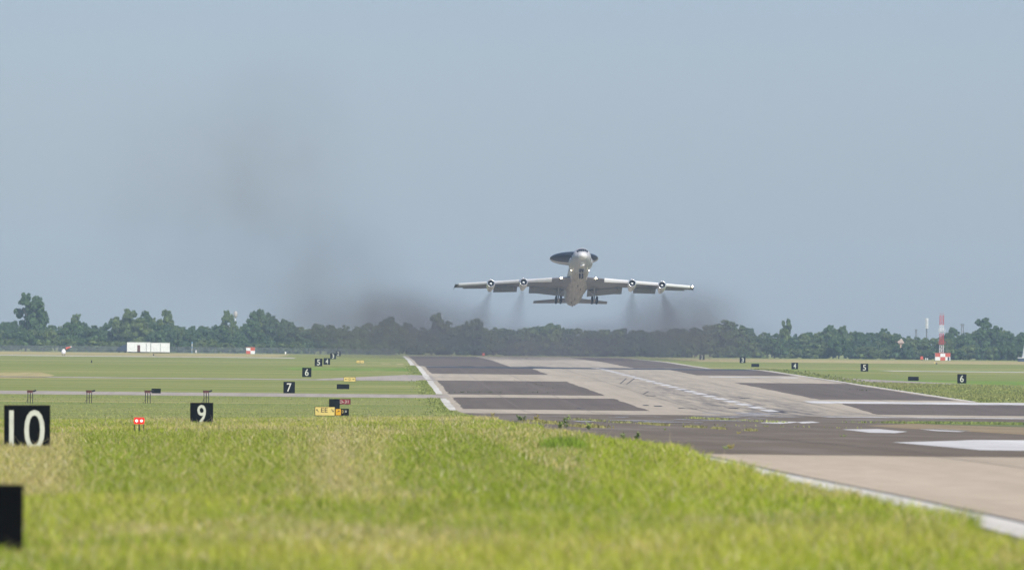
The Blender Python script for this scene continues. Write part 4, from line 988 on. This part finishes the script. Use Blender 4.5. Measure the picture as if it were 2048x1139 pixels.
# ------------------------------------------------------------------ smoke
def vol_mat(name, blobs, dens, colr, nscale, aniso=0.1, thresh=(.3,.7), absorb=None, step=1.0):
    m = bpy.data.materials.new(name); m.use_nodes = True; t = m.node_tree; t.nodes.clear()
    out = N(t, 'ShaderNodeOutputMaterial'); pv = N(t, 'ShaderNodeVolumePrincipled'); t.links.new(pv.outputs[0], out.inputs['Volume'])
    pv.inputs['Color'].default_value = (*colr, 1); pv.inputs['Anisotropy'].default_value = aniso
    tc = N(t, 'ShaderNodeTexCoord'); acc = None
    nz = N(t, 'ShaderNodeTexNoise'); nz.inputs['Scale'].default_value = nscale; nz.inputs['Detail'].default_value = 2; nz.inputs['Roughness'].default_value = .55
    mpn = N(t, 'ShaderNodeMapping'); mpn.inputs['Scale'].default_value = (1, .25, 1); t.links.new(tc.outputs['Object'], mpn.inputs[0]); t.links.new(mpn.outputs[0], nz.inputs['Vector'])
    for (c, r3, amp, rot) in blobs:
        mp = N(t, 'ShaderNodeMapping', vector_type='TEXTURE'); mp.inputs['Location'].default_value = c; mp.inputs['Scale'].default_value = r3; mp.inputs['Rotation'].default_value = rot
        t.links.new(tc.outputs['Object'], mp.inputs[0])
        ln = N(t, 'ShaderNodeVectorMath', operation='LENGTH'); t.links.new(mp.outputs[0], ln.inputs[0])
        mr = N(t, 'ShaderNodeMapRange', interpolation_type='SMOOTHERSTEP'); mr.inputs[1].default_value = 1; mr.inputs[2].default_value = 0; mr.inputs[3].default_value = 0; mr.inputs[4].default_value = amp
        t.links.new(ln.outputs['Value'], mr.inputs[0])
        if acc is None: acc = mr.outputs[0]
        else:
            ad = N(t, 'ShaderNodeMath', operation='ADD'); t.links.new(acc, ad.inputs[0]); t.links.new(mr.outputs[0], ad.inputs[1]); acc = ad.outputs[0]
    mn = N(t, 'ShaderNodeMapRange'); mn.inputs[1].default_value = thresh[0]; mn.inputs[2].default_value = thresh[1]; mn.inputs[3].default_value = .2; mn.inputs[4].default_value = 1.65; t.links.new(nz.outputs[0], mn.inputs[0])
    mu = N(t, 'ShaderNodeMath', operation='MULTIPLY'); t.links.new(acc, mu.inputs[0]); t.links.new(mn.outputs[0], mu.inputs[1])
    m2 = N(t, 'ShaderNodeMath', operation='MULTIPLY'); m2.inputs[1].default_value = dens; t.links.new(mu.outputs[0], m2.inputs[0]); t.links.new(m2.outputs[0], pv.inputs['Density'])
    m.cycles.volume_step_rate = step; return m
SY0, SY1 = 2240, 2960; SYC = 2600
def wp(px, py, Y=SYC): p = at(px, py, Y); return p
def blob_at(px, py, rx, ry, amp, ry_depth=230, rot=0, Y=SYC):
    p = wp(px, py, Y); k = Y/F; return ((p.x, p.y, p.z), (rx*k, ry_depth, ry*k), amp, (0, R(rot), 0))
blobs = [blob_at(760,645,290,105,1.15), blob_at(640,560,280,180,.26), blob_at(900,655,230,70,.5), blob_at(1365,640,180,100,.95), blob_at(1250,668,280,60,.35),
         blob_at(560,300,250,330,.11), blob_at(400,400,330,330,.12), blob_at(620,480,260,220,.08), blob_at(1080,700,620,80,.85), blob_at(1400,680,260,70,.3)]
x0 = wp(40, 600).x; x1 = wp(1600, 600).x; zlo = float(zt(SY0))-3; zhi = wp(600, 60).z
o = MB().box(((x0+x1)/2, SYC, (zlo+zhi)/2), (x1-x0, SY1-SY0, zhi-zlo)).build('smoke', vol_mat('drifting_exhaust_smoke', blobs, .0050, (.19,.165,.165), .075, thresh=(.36,.64)), None)
tag(o, 'brown exhaust smoke drifting left behind the aircraft', 'smoke', kind='stuff')
o.data.transform(Matrix.Identity(4))
# four thin trails behind the engines
TR = [(981,584,946,668,.8),(1045,581,1026,668,.7),(1265,586,1258,668,.8),(1326,588,1350,665,1.1)]
for i, (ax_, ay_, bx_, by_, amp) in enumerate(TR):
    a = at(ax_, ay_, 2132); b = at(bx_, by_, 2330); mid = (a+b)/2; d = (b-a); L_ = d.length
    m = bpy.data.materials.new('engine_trail'); m.use_nodes = True; t = m.node_tree; t.nodes.clear()
    out = N(t, 'ShaderNodeOutputMaterial'); pv = N(t, 'ShaderNodeVolumePrincipled'); t.links.new(pv.outputs[0], out.inputs['Volume']); pv.inputs['Color'].default_value = (.16,.155,.16,1)
    tc = N(t, 'ShaderNodeTexCoord'); sp = N(t, 'ShaderNodeSeparateXYZ'); t.links.new(tc.outputs['Object'], sp.inputs[0])
    def M(op, a_, b__=None, c_=None):
        n_ = N(t, 'ShaderNodeMath', operation=op)
        for k, v in enumerate((a_, b__, c_)):
            if v is None: continue
            if isinstance(v, (int, float)): n_.inputs[k].default_value = v
            else: t.links.new(v, n_.inputs[k])
        return n_.outputs[0]
    s_ = M('ADD', M('DIVIDE', sp.outputs[2], L_), .5)              # 0 at the engine, 1 at the far end
    rad = M('MULTIPLY_ADD', s_, 4.3, .45); r_ = M('SQRT', M('ADD', M('MULTIPLY', sp.outputs[0], sp.outputs[0]), M('MULTIPLY', sp.outputs[1], sp.outputs[1])))
    q = M('DIVIDE', r_, rad); mr = N(t, 'ShaderNodeMapRange', interpolation_type='SMOOTHERSTEP'); mr.inputs[1].default_value = 1; mr.inputs[2].default_value = 0; t.links.new(q, mr.inputs[0])
    fade = M('MULTIPLY', mr.outputs[0], M('SUBTRACT', 1.05, M('POWER', s_, 3.0))); dn = M('DIVIDE', M('MULTIPLY', fade, .024*amp), M('POWER', rad, 1.15)); t.links.new(dn, pv.inputs['Density'])
    m.cycles.volume_step_rate = .12
    o = MB().tube((0,0,-L_/2), (0,0,L_/2), .6, 5.0, 16).build('engine_trail', m); o.location = mid; o.rotation_euler = d.to_track_quat('Z', 'Y').to_euler()
    tag(o, ['thin smoke trail from the outermost left engine','thin smoke trail from the inner left engine','thin smoke trail from the inner right engine','thicker smoke trail from the outermost right engine'][i], 'smoke', 'smoke trails from the four engines', 'stuff')

# ------------------------------------------------------------------ haze
m = bpy.data.materials.new('haze_air'); m.use_nodes = True; t = m.node_tree; t.nodes.clear()
out = N(t, 'ShaderNodeOutputMaterial'); pv = N(t, 'ShaderNodeVolumePrincipled'); t.links.new(pv.outputs[0], out.inputs['Volume'])
pv.inputs['Color'].default_value = (.55,.74,1.0,1); pv.inputs['Density'].default_value = .000072; pv.inputs['Anisotropy'].default_value = .0
zh = max(zhi, 75)+8
o = MB().box((0, 4300, (zh-8)/2), (8400, 9700, zh+8)).build('haze', m); tag(o, kind='stuff')
